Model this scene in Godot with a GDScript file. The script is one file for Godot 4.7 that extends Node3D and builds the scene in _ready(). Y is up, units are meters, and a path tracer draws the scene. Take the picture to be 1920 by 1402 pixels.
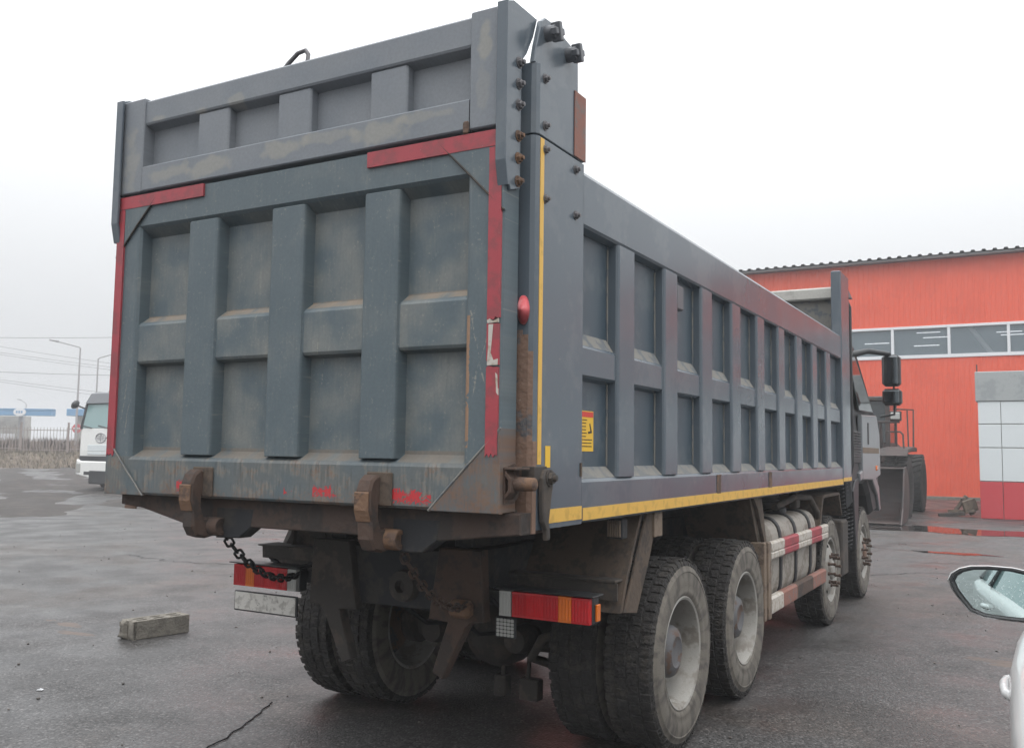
extends Node3D
# Wet yard under an overcast, misty sky: the rear of a grey eight-wheel dump truck, a red warehouse behind.
# World axes: x to the truck's right, y up, -z the way the truck points; the tailgate's outer face is z = 0.

# ------------------------------------------------------------------ mesh builder
class MB:
	var v := PackedVector3Array()
	var n := PackedVector3Array()
	var t := PackedVector2Array()
	var t2 := PackedVector2Array()
	var c := PackedColorArray()
	var xf := Transform3D()
	var uvmode := 0
	var uvo := Vector2.ZERO
	var uvs := Vector2.ONE
	func uvof(p: Vector3, nn: Vector3) -> Vector2:
		var q := Vector2.ZERO
		if uvmode == 1: q = Vector2(p.x, -p.y)
		elif uvmode == 2: q = Vector2(-p.z, -p.y)
		elif uvmode == 3: q = Vector2(p.x, p.z)
		else:
			var a := nn.abs()
			if a.y >= a.x and a.y >= a.z: q = Vector2(p.x, p.z)
			elif a.x >= a.z: q = Vector2(p.z, -p.y)
			else: q = Vector2(p.x, -p.y)
		return (q - uvo) * uvs
	func tri(a: Vector3, b: Vector3, d: Vector3, na: Vector3, nb: Vector3, nd: Vector3) -> void:
		a = xf * a; b = xf * b; d = xf * d
		na = (xf.basis * na).normalized(); nb = (xf.basis * nb).normalized(); nd = (xf.basis * nd).normalized()
		var g := (b - a).cross(d - a)
		if g.dot(na + nb + nd) > 0.0:
			var k := b; b = d; d = k
			k = nb; nb = nd; nd = k
		var m := (na + nb + nd)
		v.append(a); v.append(b); v.append(d)
		n.append(na); n.append(nb); n.append(nd)
		t.append(uvof(a, m)); t.append(uvof(b, m)); t.append(uvof(d, m))
	func triuv(p: Array, nn: Array, u: Array) -> void:
		var i := [0, 1, 2]
		var a: Vector3 = xf * p[0]
		var b: Vector3 = xf * p[1]
		var d: Vector3 = xf * p[2]
		var m: Vector3 = xf.basis * (nn[0] + nn[1] + nn[2])
		if (b - a).cross(d - a).dot(m) > 0.0: i = [0, 2, 1]
		for k in i:
			v.append(xf * p[k]); n.append((xf.basis * nn[k]).normalized()); t.append(u[k])
	func quad(a: Vector3, b: Vector3, d: Vector3, e: Vector3, nn: Vector3) -> void:
		tri(a, b, d, nn, nn, nn)
		tri(a, d, e, nn, nn, nn)
	func box(ce: Vector3, s: Vector3, bev := 0.0) -> void:
		var h := s * 0.5
		bev = minf(bev, 0.45 * minf(s.x, minf(s.y, s.z)))
		var ax := [Vector3.RIGHT, Vector3.UP, Vector3.BACK]
		for i in 3:
			var j := (i + 1) % 3
			var k := (i + 2) % 3
			for sg in [-1.0, 1.0]:
				var o: Vector3 = ce + ax[i] * (h[i] * sg)
				var uu: Vector3 = ax[j] * (h[j] - bev)
				var ww: Vector3 = ax[k] * (h[k] - bev)
				quad(o - uu - ww, o + uu - ww, o + uu + ww, o - uu + ww, ax[i] * sg)
		if bev <= 0.0: return
		for i in 3:
			var j := (i + 1) % 3
			var k := (i + 2) % 3
			for sj in [-1.0, 1.0]:
				for sk in [-1.0, 1.0]:
					var pj: Vector3 = ce + ax[j] * (h[j] * sj) + ax[k] * ((h[k] - bev) * sk)
					var pk: Vector3 = ce + ax[j] * ((h[j] - bev) * sj) + ax[k] * (h[k] * sk)
					var l: Vector3 = ax[i] * (h[i] - bev)
					var n1: Vector3 = (ax[j] * sj * 2.0 + ax[k] * sk).normalized()
					var n2: Vector3 = (ax[j] * sj + ax[k] * sk * 2.0).normalized()
					tri(pj - l, pj + l, pk + l, n1, n1, n2)
					tri(pj - l, pk + l, pk - l, n1, n2, n2)
		for sx in [-1.0, 1.0]:
			for sy in [-1.0, 1.0]:
				for sz in [-1.0, 1.0]:
					var q := Vector3(sx, sy, sz)
					var b0 := ce + Vector3(h.x * sx, (h.y - bev) * sy, (h.z - bev) * sz)
					var b1 := ce + Vector3((h.x - bev) * sx, h.y * sy, (h.z - bev) * sz)
					var b2 := ce + Vector3((h.x - bev) * sx, (h.y - bev) * sy, h.z * sz)
					tri(b0, b1, b2, q, q, q)
	func lohi(lo: Vector3, hi: Vector3, bev := 0.0) -> void:
		box((lo + hi) * 0.5, (hi - lo).abs(), bev)
	# outline extruded along an axis; axis 0: points are (z, y), 1: (x, z), 2: (x, y)
	func at(ax: int, p: Vector2, d: float) -> Vector3:
		if ax == 0: return Vector3(d, p.y, p.x)
		if ax == 1: return Vector3(p.x, d, p.y)
		return Vector3(p.x, p.y, d)
	func prism(pts: Array, ax: int, a0: float, a1: float, bev := 0.0) -> void:
		var poly := PackedVector2Array(pts)
		var m := poly.size()
		var area := 0.0
		for i in m: area += poly[i].cross(poly[(i + 1) % m])
		if area < 0.0: poly.reverse()
		if a0 > a1:
			var k := a0; a0 = a1; a1 = k
		var ins := PackedVector2Array()
		for i in m:
			var d0 := (poly[i] - poly[(i + m - 1) % m]).normalized()
			var d1 := (poly[(i + 1) % m] - poly[i]).normalized()
			var e0 := Vector2(-d0.y, d0.x)
			var e1 := Vector2(-d1.y, d1.x)
			var mi := (e0 + e1)
			mi = mi.normalized() / maxf(0.45, mi.normalized().dot(e0)) if mi.length() > 0.01 else e0
			ins.append(poly[i] + mi * bev)
		var tr := Geometry2D.triangulate_polygon(poly)
		var dv := at(ax, Vector2.ZERO, 1.0)
		for s in [0, 1]:
			var d: float = a1 if s == 1 else a0
			var nn: Vector3 = dv * (1.0 if s == 1 else -1.0)
			for i in range(0, tr.size(), 3):
				tri(at(ax, ins[tr[i]], d), at(ax, ins[tr[i + 1]], d), at(ax, ins[tr[i + 2]], d), nn, nn, nn)
		for i in m:
			var j := (i + 1) % m
			var e := (poly[j] - poly[i]).normalized()
			var nn := at(ax, Vector2(e.y, -e.x), 0.0)
			quad(at(ax, poly[i], a0 + bev), at(ax, poly[j], a0 + bev), at(ax, poly[j], a1 - bev), at(ax, poly[i], a1 - bev), nn)
			if bev > 0.0:
				quad(at(ax, poly[i], a1 - bev), at(ax, poly[j], a1 - bev), at(ax, ins[j], a1), at(ax, ins[i], a1), (nn + dv).normalized())
				quad(at(ax, poly[i], a0 + bev), at(ax, poly[j], a0 + bev), at(ax, ins[j], a0), at(ax, ins[i], a0), (nn - dv).normalized())
	# profile points are (along x, radius), turned about the x axis
	func lathe(prof: Array, seg: int, a0 := 0.0, a1 := TAU, urep := 1.0) -> void:
		var m := prof.size()
		var nrm := []
		for i in m - 1:
			var d: Vector2 = (prof[i + 1] - prof[i]).normalized()
			nrm.append(Vector2(-d.y, d.x))
		var ln := 0.0
		for i in m - 1:
			var na: Vector2 = nrm[i]
			var nb: Vector2 = nrm[i]
			if i > 0 and nrm[i - 1].dot(nrm[i]) > 0.75: na = (nrm[i - 1] + nrm[i]).normalized()
			if i < m - 2 and nrm[i + 1].dot(nrm[i]) > 0.75: nb = (nrm[i + 1] + nrm[i]).normalized()
			var p: Vector2 = prof[i]
			var q: Vector2 = prof[i + 1]
			var l2 := ln + p.distance_to(q)
			for k in seg:
				var t0 := a0 + (a1 - a0) * k / seg
				var t1 := a0 + (a1 - a0) * (k + 1) / seg
				var c0 := Vector2(cos(t0), sin(t0))
				var c1 := Vector2(cos(t1), sin(t1))
				var P := [Vector3(p.x, p.y * c0.x, p.y * c0.y), Vector3(p.x, p.y * c1.x, p.y * c1.y), Vector3(q.x, q.y * c1.x, q.y * c1.y), Vector3(q.x, q.y * c0.x, q.y * c0.y)]
				var N := [Vector3(na.x, na.y * c0.x, na.y * c0.y), Vector3(na.x, na.y * c1.x, na.y * c1.y), Vector3(nb.x, nb.y * c1.x, nb.y * c1.y), Vector3(nb.x, nb.y * c0.x, nb.y * c0.y)]
				var u0 := urep * k / seg
				var u1 := urep * (k + 1) / seg
				var Q := [Vector2(u0, ln), Vector2(u1, ln), Vector2(u1, l2), Vector2(u0, l2)]
				if p.y > 0.0001: triuv([P[0], P[1], P[2]], [N[0], N[1], N[2]], [Q[0], Q[1], Q[2]])
				if q.y > 0.0001: triuv([P[0], P[2], P[3]], [N[0], N[2], N[3]], [Q[0], Q[2], Q[3]])
			ln = l2
	func tube(pts: Array, r: float, seg := 8, r2 := -1.0) -> void:
		var m := pts.size()
		if r2 < 0.0: r2 = r
		var up := Vector3.UP
		var d0: Vector3 = (pts[1] - pts[0]).normalized()
		if absf(d0.y) > 0.9: up = Vector3.RIGHT
		var rings := []
		var nor := []
		for i in m:
			var d: Vector3
			if i == 0: d = pts[1] - pts[0]
			elif i == m - 1: d = pts[m - 1] - pts[m - 2]
			else: d = (pts[i + 1] - pts[i]).normalized() + (pts[i] - pts[i - 1]).normalized()
			d = d.normalized()
			var s := d.cross(up).normalized()
			up = s.cross(d).normalized()
			var ring := []
			var nn := []
			var rr := lerpf(r, r2, float(i) / (m - 1))
			for k in seg:
				var a := TAU * k / seg
				var w := s * cos(a) + up * sin(a)
				ring.append(pts[i] + w * rr)
				nn.append(w)
			rings.append(ring); nor.append(nn)
		for i in m - 1:
			for k in seg:
				var k2 := (k + 1) % seg
				tri(rings[i][k], rings[i][k2], rings[i + 1][k2], nor[i][k], nor[i][k2], nor[i + 1][k2])
				tri(rings[i][k], rings[i + 1][k2], rings[i + 1][k], nor[i][k], nor[i + 1][k2], nor[i + 1][k])
		for e in [0, m - 1]:
			var dd: Vector3 = (pts[0] - pts[1]) if e == 0 else (pts[m - 1] - pts[m - 2])
			dd = dd.normalized()
			for k in range(1, seg - 1): tri(rings[e][0], rings[e][k], rings[e][k + 1], dd, dd, dd)
	# smooth sheet over a grid of points [row][column]; out: a point the normals turn away from
	func sheet(g: Array, out: Vector3, away := true) -> void:
		var R := g.size()
		var C: int = g[0].size()
		var N := []
		for i in R:
			var row := []
			for j in C:
				var du: Vector3 = g[mini(i + 1, R - 1)][j] - g[maxi(i - 1, 0)][j]
				var dv: Vector3 = g[i][mini(j + 1, C - 1)] - g[i][maxi(j - 1, 0)]
				var q := du.cross(dv)
				if q.length() < 1e-12: q = Vector3.UP
				q = q.normalized()
				if (q.dot(g[i][j] - out) < 0.0) == away: q = -q
				row.append(q)
			N.append(row)
		for i in R - 1:
			for j in C - 1:
				tri(g[i][j], g[i + 1][j], g[i + 1][j + 1], N[i][j], N[i + 1][j], N[i + 1][j + 1])
				tri(g[i][j], g[i + 1][j + 1], g[i][j + 1], N[i][j], N[i + 1][j + 1], N[i][j + 1])
	func mesh() -> ArrayMesh:
		var a := []
		a.resize(Mesh.ARRAY_MAX)
		a[Mesh.ARRAY_VERTEX] = v
		a[Mesh.ARRAY_NORMAL] = n
		a[Mesh.ARRAY_TEX_UV] = t
		if t2.size() == v.size(): a[Mesh.ARRAY_TEX_UV2] = t2
		if c.size() == v.size(): a[Mesh.ARRAY_COLOR] = c
		var m := ArrayMesh.new()
		m.add_surface_from_arrays(Mesh.PRIMITIVE_TRIANGLES, a)
		return m

# ------------------------------------------------------------------ helpers
var M := {}
var rng := RandomNumberGenerator.new()

func mb(mode := 0) -> MB:
	var b := MB.new()
	b.uvmode = mode
	return b

func part(parent: Node, called: String, b, m: Material) -> MeshInstance3D:
	var o := MeshInstance3D.new()
	o.name = called
	o.mesh = b.mesh() if b is MB else b
	o.material_override = m
	parent.add_child(o, true)
	return o

func put(parent: Node, called: String, mesh: Mesh, m: Material, tr: Transform3D) -> MeshInstance3D:
	var o := part(parent, called, mesh, m)
	o.transform = tr
	return o

func group_part(parent: Node, called: String) -> Node3D:
	var o := Node3D.new()
	o.name = called
	parent.add_child(o, true)
	return o

var taken := {}
func numbered(called: String) -> String:
	var k: int = taken.get(called, -1) + 1
	taken[called] = k
	return called if k == 0 else "%s_%03d" % [called, k]

func thing(called: String, label: String, category: String, group := "") -> Node3D:
	var o := Node3D.new()
	o.name = numbered(called)
	add_child(o)
	return tag(o, label, category, group)

func tag(o: Node3D, label: String, category: String, group := "") -> Node3D:
	o.set_meta("label", label)
	o.set_meta("category", category)
	if group != "": o.set_meta("group", group)
	return o

func structure(called: String, b, m: Material, label: String, category: String) -> MeshInstance3D:
	var o := part(self, numbered(called), b, m)
	o.set_meta("kind", "structure")
	o.set_meta("label", label)
	o.set_meta("category", category)
	return o

func lin(r: float, g: float, b: float, a := 1.0) -> Color:
	var q := Color(r, g, b).linear_to_srgb()
	q.a = a
	return q

func mat(called: String, col: Color, rough := 0.6, metal := 0.0, spec := 0.5) -> StandardMaterial3D:
	var m := StandardMaterial3D.new()
	m.resource_name = called
	m.albedo_color = col
	m.roughness = rough
	m.metallic = metal
	m.metallic_specular = spec
	M[called] = m
	return m

func fnl(sd: int, freq: float, oct := 4, kind := FastNoiseLite.TYPE_SIMPLEX_SMOOTH) -> FastNoiseLite:
	var f := FastNoiseLite.new()
	f.seed = sd
	f.frequency = freq
	f.noise_type = kind
	f.fractal_type = FastNoiseLite.FRACTAL_FBM
	f.fractal_octaves = oct
	return f

func bytes(f: FastNoiseLite, w: int, h: int, seamless := true) -> PackedByteArray:
	var im: Image = f.get_seamless_image(w, h) if seamless else f.get_image(w, h)
	im.convert(Image.FORMAT_L8)
	return im.get_data()

var lut := PackedByteArray()
func s8(x: float) -> int:
	return lut[clampi(int(x * 1023.0), 0, 1023)]

func tex(w: int, h: int, d: PackedByteArray, fmt := Image.FORMAT_RGB8) -> ImageTexture:
	return ImageTexture.create_from_image(Image.create_from_data(w, h, false, fmt, d))

# two-tone mottled colour map: base, patches of a second colour, specks of a third (linear colours)
func mottle(sz: int, sd: int, base: Vector3, second: Vector3, amount: float, third: Vector3, specks: float, f1 := 0.008, grain := 0.12) -> ImageTexture:
	var a := bytes(fnl(sd, f1, 5), sz, sz)
	var b := bytes(fnl(sd + 7, 0.05, 4), sz, sz)
	var g := bytes(fnl(sd + 13, 0.3, 2), sz, sz)
	var d := PackedByteArray()
	d.resize(sz * sz * 3)
	for i in sz * sz:
		var p := clampf((a[i] / 255.0 + (b[i] / 255.0 - 0.5) * 0.5 - (1.0 - amount)) * 4.0, 0.0, 1.0)
		var q := base.lerp(second, p)
		var k := clampf((b[i] / 255.0 * 0.6 + g[i] / 255.0 * 0.4 - (1.0 - specks)) * 8.0, 0.0, 1.0)
		q = q.lerp(third, k) * (1.0 + grain * (g[i] / 127.5 - 1.0))
		d[i * 3] = s8(q.x); d[i * 3 + 1] = s8(q.y); d[i * 3 + 2] = s8(q.z)
	return tex(sz, sz, d)

func gray_tex(sz: int, sd: int, freq: float, lo: float, hi: float, oct := 4) -> ImageTexture:
	var a := bytes(fnl(sd, freq, oct), sz, sz)
	var d := PackedByteArray()
	d.resize(sz * sz)
	for i in sz * sz: d[i] = int(255.0 * lerpf(lo, hi, a[i] / 255.0))
	return tex(sz, sz, d, Image.FORMAT_L8)

func triplanar(m: StandardMaterial3D, metres: float) -> StandardMaterial3D:
	m.uv1_triplanar = true
	m.uv1_world_triplanar = true
	m.uv1_scale = Vector3.ONE / metres
	m.uv1_triplanar_sharpness = 6.0
	return m

func rusty(called: String, base: Vector3, second: Vector3, amount: float, third: Vector3, specks: float, rough: float, metres := 0.9, sd := 3, bump := 0.15) -> StandardMaterial3D:
	var m := mat(called, Color.WHITE, rough)
	m.albedo_texture = mottle(384, sd, base, second, amount, third, specks)
	if bump > 0.0:
		m.heightmap_enabled = true
		m.heightmap_texture = relief
		m.heightmap_scale = bump
	return triplanar(m, metres)

var relief: ImageTexture

func _ready() -> void:
	rng.seed = 77
	# --- camera
	var cam := Camera3D.new()
	cam.name = "camera"
	cam.position = Vector3(3.0196, 1.71, 3.1519)
	cam.basis = Basis(Vector3.UP, 0.5153) * Basis(Vector3.RIGHT, 0.0834) * Basis(Vector3.BACK, 0.0138)
	cam.fov = 44.3
	cam.near = 0.05
	cam.far = 2000.0
	add_child(cam)
	cam.current = true
	# --- sky, haze, exposure
	var env := Environment.new()
	env.background_mode = Environment.BG_SKY
	var sky := Sky.new()
	# overcast and misty: an even veil, dim at the horizon and brighter towards the zenith
	var sky_img := Image.create_empty(128, 128, false, Image.FORMAT_RGBF)
	for j in 128:
		var up := sin((0.5 - (j + 0.5) / 128.0) * PI)
		var l := 0.61 * (1.0 + 4.1 * pow(maxf(up, 0.0), 1.5))
		for i in 128: sky_img.set_pixel(i, j, Color(l * 0.975, l * 0.995, l * 1.02))
	var sm := PanoramaSkyMaterial.new()
	sm.panorama = ImageTexture.create_from_image(sky_img)
	sky.sky_material = sm
	env.sky = sky
	env.background_energy_multiplier = 1.0
	env.tonemap_mode = Environment.TONE_MAPPER_LINEAR
	env.tonemap_exposure = 1.12
	env.fog_enabled = true
	env.fog_density = 0.0026
	env.fog_light_color = Color(0.95, 0.955, 0.965)
	env.sdfgi_enabled = true
	env.ssao_enabled = true
	env.ssil_enabled = true
	var we := WorldEnvironment.new()
	we.name = "world_environment"
	we.environment = env
	add_child(we)
	# --- the veiled sun
	var sun := DirectionalLight3D.new()
	sun.name = "sun"
	sun.light_energy = 0.2
	sun.light_angular_distance = 25.0
	sun.light_color = Color(1.0, 0.98, 0.95)
	sun.shadow_enabled = true
	sun.rotation_degrees = Vector3(-58, 35, 0)
	add_child(sun)
	lut.resize(1024)
	for i in 1024: lut[i] = int(round(255.0 * Color(i / 1023.0, 0, 0).linear_to_srgb().r))
	make_materials()
	build_ground()
	build_warehouse()
	build_annex()
	build_roadside()
	build_dump_truck()
	build_loader()
	build_white_truck()
	build_car()
	build_small_things()

# ------------------------------------------------------------------ materials
func make_materials() -> void:
	relief = gray_tex(256, 91, 0.06, 0.0, 1.0, 5)
	var m: StandardMaterial3D
	# slate paint of the tipper body, with faint dust mottling
	m = mat("slate_paint", Color.WHITE, 0.3, 0.0, 0.5)
	m.albedo_texture = mottle(512, 21, Vector3(0.082, 0.101, 0.12), Vector3(0.1, 0.118, 0.136), 0.5, Vector3(0.18, 0.19, 0.19), 0.2, 0.006, 0.04)
	m.roughness_texture = gray_tex(256, 22, 0.012, 0.62, 1.0)
	m.roughness = 0.27
	triplanar(m, 2.2)
	m = mat("slate_panel", Color.WHITE, 0.4, 0.0, 0.5)
	m.albedo_texture = mottle(512, 31, Vector3(0.045, 0.066, 0.084), Vector3(0.072, 0.092, 0.106), 0.46, Vector3(0.2, 0.2, 0.19), 0.2, 0.007, 0.06)
	triplanar(m, 1.7)
	m = mat("ledge_dust", Color.WHITE, 0.9)
	m.albedo_texture = mottle(256, 41, Vector3(0.175, 0.168, 0.152), Vector3(0.1, 0.112, 0.122), 0.5, Vector3(0.24, 0.225, 0.2), 0.22, 0.02, 0.12)
	triplanar(m, 0.7)
	m = mat("tailgate_paint", Color.WHITE, 0.58)
	m.albedo_texture = tailgate_map()
	m.roughness_texture = gray_tex(256, 52, 0.02, 0.75, 1.0)
	m.heightmap_enabled = true
	m.heightmap_texture = gray_tex(512, 53, 0.05, 0.0, 1.0, 4)
	m.heightmap_scale = 0.05
	rusty("rust", Vector3(0.068, 0.042, 0.031), Vector3(0.04, 0.03, 0.026), 0.5, Vector3(0.13, 0.078, 0.046), 0.22, 0.85, 0.8, 3, 0.3)
	rusty("dark_rust", Vector3(0.058, 0.038, 0.03), Vector3(0.035, 0.028, 0.025), 0.5, Vector3(0.1, 0.062, 0.042), 0.2, 0.85, 0.7, 4, 0.3)
	rusty("rust_bright", Vector3(0.15, 0.085, 0.05), Vector3(0.08, 0.05, 0.037), 0.5, Vector3(0.24, 0.16, 0.1), 0.22, 0.8, 0.5, 5, 0.3)
	rusty("post_rust", Vector3(0.17, 0.105, 0.075), Vector3(0.08, 0.08, 0.085), 0.4, Vector3(0.3, 0.21, 0.15), 0.27, 0.8, 0.6, 15, 0.3)
	rusty("primer", Vector3(0.22, 0.1, 0.075), Vector3(0.16, 0.12, 0.11), 0.4, Vector3(0.1, 0.05, 0.04), 0.25, 0.8, 0.5, 17, 0.1)
	rusty("grimy_steel", Vector3(0.042, 0.036, 0.032), Vector3(0.068, 0.054, 0.044), 0.5, Vector3(0.13, 0.1, 0.08), 0.24, 0.85, 0.9, 23, 0.3)
	rusty("muddy_steel", Vector3(0.085, 0.062, 0.046), Vector3(0.05, 0.039, 0.032), 0.5, Vector3(0.15, 0.118, 0.09), 0.22, 0.9, 0.8, 25, 0.3)
	rusty("wood_beige", Vector3(0.18, 0.135, 0.1), Vector3(0.11, 0.082, 0.063), 0.45, Vector3(0.32, 0.27, 0.21), 0.25, 0.85, 0.5, 27, 0.2)
	rusty("chassis_black", Vector3(0.016, 0.017, 0.02), Vector3(0.035, 0.031, 0.028), 0.5, Vector3(0.06, 0.05, 0.042), 0.2, 0.75, 0.9, 29, 0.2)
	rusty("rubber", Vector3(0.022, 0.02, 0.019), Vector3(0.042, 0.037, 0.032), 0.5, Vector3(0.09, 0.078, 0.066), 0.24, 0.88, 0.45, 33, 0.9)
	rusty("tank_metal", Vector3(0.27, 0.25, 0.22), Vector3(0.17, 0.145, 0.12), 0.5, Vector3(0.11, 0.085, 0.065), 0.22, 0.6, 0.9, 35, 0.06)
	rusty("rim_paint", Vector3(0.27, 0.26, 0.238), Vector3(0.18, 0.162, 0.14), 0.45, Vector3(0.15, 0.11, 0.085), 0.16, 0.6, 0.9, 37, 0.08)
	rusty("hub_grey", Vector3(0.1, 0.1, 0.104), Vector3(0.1, 0.062, 0.045), 0.5, Vector3(0.05, 0.04, 0.035), 0.24, 0.6, 0.4, 39, 0.1)
	m = mat("tyre_side", Color.WHITE, 0.9)
	m.albedo_texture = tyre_map()
	mat("stripe_yellow", lin(0.64, 0.38, 0.07), 0.5)
	M["stripe_yellow"].albedo_texture = mottle(256, 61, Vector3(1, 1, 1), Vector3(0.8, 0.8, 0.8), 0.4, Vector3(0.3, 0.3, 0.35), 0.16, 0.02, 0.05)
	triplanar(M["stripe_yellow"], 0.7)
	m = mat("tape_red", Color.WHITE, 0.5)
	m.albedo_texture = mottle(256, 63, Vector3(0.31, 0.04, 0.052), Vector3(0.23, 0.042, 0.05), 0.5, Vector3(0.3, 0.22, 0.21), 0.17, 0.015, 0.08)
	triplanar(m, 0.6)
	mat("tape_white", lin(0.44, 0.41, 0.37), 0.6)
	M["tape_white"].albedo_texture = mottle(256, 65, Vector3(1, 1, 1), Vector3(0.72, 0.66, 0.58), 0.5, Vector3(0.3, 0.22, 0.16), 0.24, 0.02, 0.08)
	triplanar(M["tape_white"], 0.4)
	mat("bolt_steel", lin(0.12, 0.115, 0.12), 0.5, 0.3)
	mat("black_plastic", lin(0.022, 0.023, 0.025), 0.45)
	mat("matt_black", lin(0.012, 0.012, 0.014), 0.8)
	mat("sticker_yellow", lin(0.7, 0.42, 0.03), 0.45)
	mat("sticker_red", lin(0.55, 0.04, 0.03), 0.45)
	mat("sticker_ink", lin(0.03, 0.025, 0.02), 0.5)
	mat("lens_red", lin(0.42, 0.012, 0.016), 0.14)
	m = mat("lens_red_bright", lin(0.5, 0.016, 0.02), 0.12)
	mat("lens_amber", lin(0.6, 0.14, 0.015), 0.14)
	mat("lens_clear", lin(0.36, 0.36, 0.34), 0.2)
	mat("reflector_faded", lin(0.55, 0.1, 0.11), 0.3)
	mat("white_paint", lin(0.58, 0.58, 0.575), 0.28)
	mat("truck_white", lin(0.74, 0.74, 0.72), 0.35)
	M["white_paint"].clearcoat_enabled = true
	M["white_paint"].clearcoat = 0.6
	M["white_paint"].clearcoat_roughness = 0.06
	mat("cab_grey", lin(0.15, 0.16, 0.17), 0.3)
	M["cab_grey"].clearcoat_enabled = true
	M["cab_grey"].clearcoat = 0.5
	mat("dark_grey_paint", lin(0.09, 0.095, 0.105), 0.4)
	m = mat("glass_dark", lin(0.02, 0.026, 0.028), 0.04, 0.0, 0.6)
	m = mat("glass_pale", lin(0.2, 0.3, 0.3), 0.06, 0.0, 0.6)
	m = mat("window_pane", Color(0.62, 0.7, 0.74, 0.2), 0.02)
	m.transparency = BaseMaterial3D.TRANSPARENCY_ALPHA
	mat("mirror_glass", lin(0.66, 0.78, 0.77), 0.015, 1.0)
	mat("mirror_dark_reflection", lin(0.2, 0.22, 0.23), 0.05, 1.0)  # dark reflection put into the tint, so the glass does not mirror bright sky
	mat("chrome", lin(0.55, 0.55, 0.55), 0.2, 1.0)
	# warehouse
	m = mat("red_cladding", lin(0.72, 0.1, 0.045), 0.5)
	m.albedo_texture = mottle(512, 71, Vector3(1, 1, 1), Vector3(0.93, 0.91, 0.91), 0.5, Vector3(0.7, 0.7, 0.7), 0.1, 0.01, 0.03)
	triplanar(m, 9.0)
	mat("roof_sheet", lin(0.13, 0.125, 0.125), 0.6)
	mat("frame_white", lin(0.7, 0.71, 0.73), 0.4)
	mat("room_grey", lin(0.3, 0.31, 0.33), 0.9)
	m = mat("tube_glow", Color.WHITE, 0.5)
	m.emission_enabled = true
	m.emission = Color(0.97, 0.98, 1.0)
	m.emission_energy_multiplier = 1.1
	rusty("render_grey", Vector3(0.34, 0.36, 0.36), Vector3(0.28, 0.3, 0.305), 0.5, Vector3(0.4, 0.41, 0.41), 0.2, 0.9, 3.0, 73, 0.1)
	mat("panel_white", lin(0.62, 0.66, 0.67), 0.4)
	mat("panel_red", lin(0.5, 0.045, 0.055), 0.4)
	rusty("concrete", Vector3(0.18, 0.165, 0.14), Vector3(0.13, 0.118, 0.1), 0.5, Vector3(0.1, 0.09, 0.08), 0.22, 0.92, 0.5, 75, 0.3)
	rusty("pale_concrete", Vector3(0.42, 0.41, 0.38), Vector3(0.33, 0.32, 0.3), 0.5, Vector3(0.2, 0.19, 0.17), 0.22, 0.92, 3.0, 76, 0.2)
	# roadside
	mat("fence_paint", lin(0.27, 0.225, 0.205), 0.7)
	mat("pole_grey", lin(0.33, 0.33, 0.34), 0.6)
	mat("canopy_blue", lin(0.1, 0.27, 0.47), 0.5)
	mat("canopy_blue_dark", lin(0.07, 0.2, 0.36), 0.5)
	rusty("soil", Vector3(0.15, 0.115, 0.085), Vector3(0.1, 0.075, 0.055), 0.5, Vector3(0.23, 0.19, 0.14), 0.27, 0.95, 4.0, 79, 0.6)
	rusty("wet_mud", Vector3(0.032, 0.027, 0.024), Vector3(0.055, 0.046, 0.04), 0.5, Vector3(0.02, 0.018, 0.017), 0.25, 0.85, 3.0, 81, 0.8)
	rusty("thin_mud", Vector3(0.095, 0.07, 0.056), Vector3(0.075, 0.06, 0.052), 0.5, Vector3(0.05, 0.042, 0.038), 0.25, 0.6, 1.2, 82, 0.3)
	m = mat("dry_grass", Color.WHITE, 0.9)
	m.vertex_color_use_as_albedo = true
	m = mat("water", lin(0.02, 0.019, 0.018), 0.03, 0.0, 0.5)
	rusty("loader_paint", Vector3(0.05, 0.032, 0.028), Vector3(0.035, 0.031, 0.03), 0.5, Vector3(0.1, 0.055, 0.042), 0.22, 0.6, 2.0, 83, 0.2)

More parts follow.
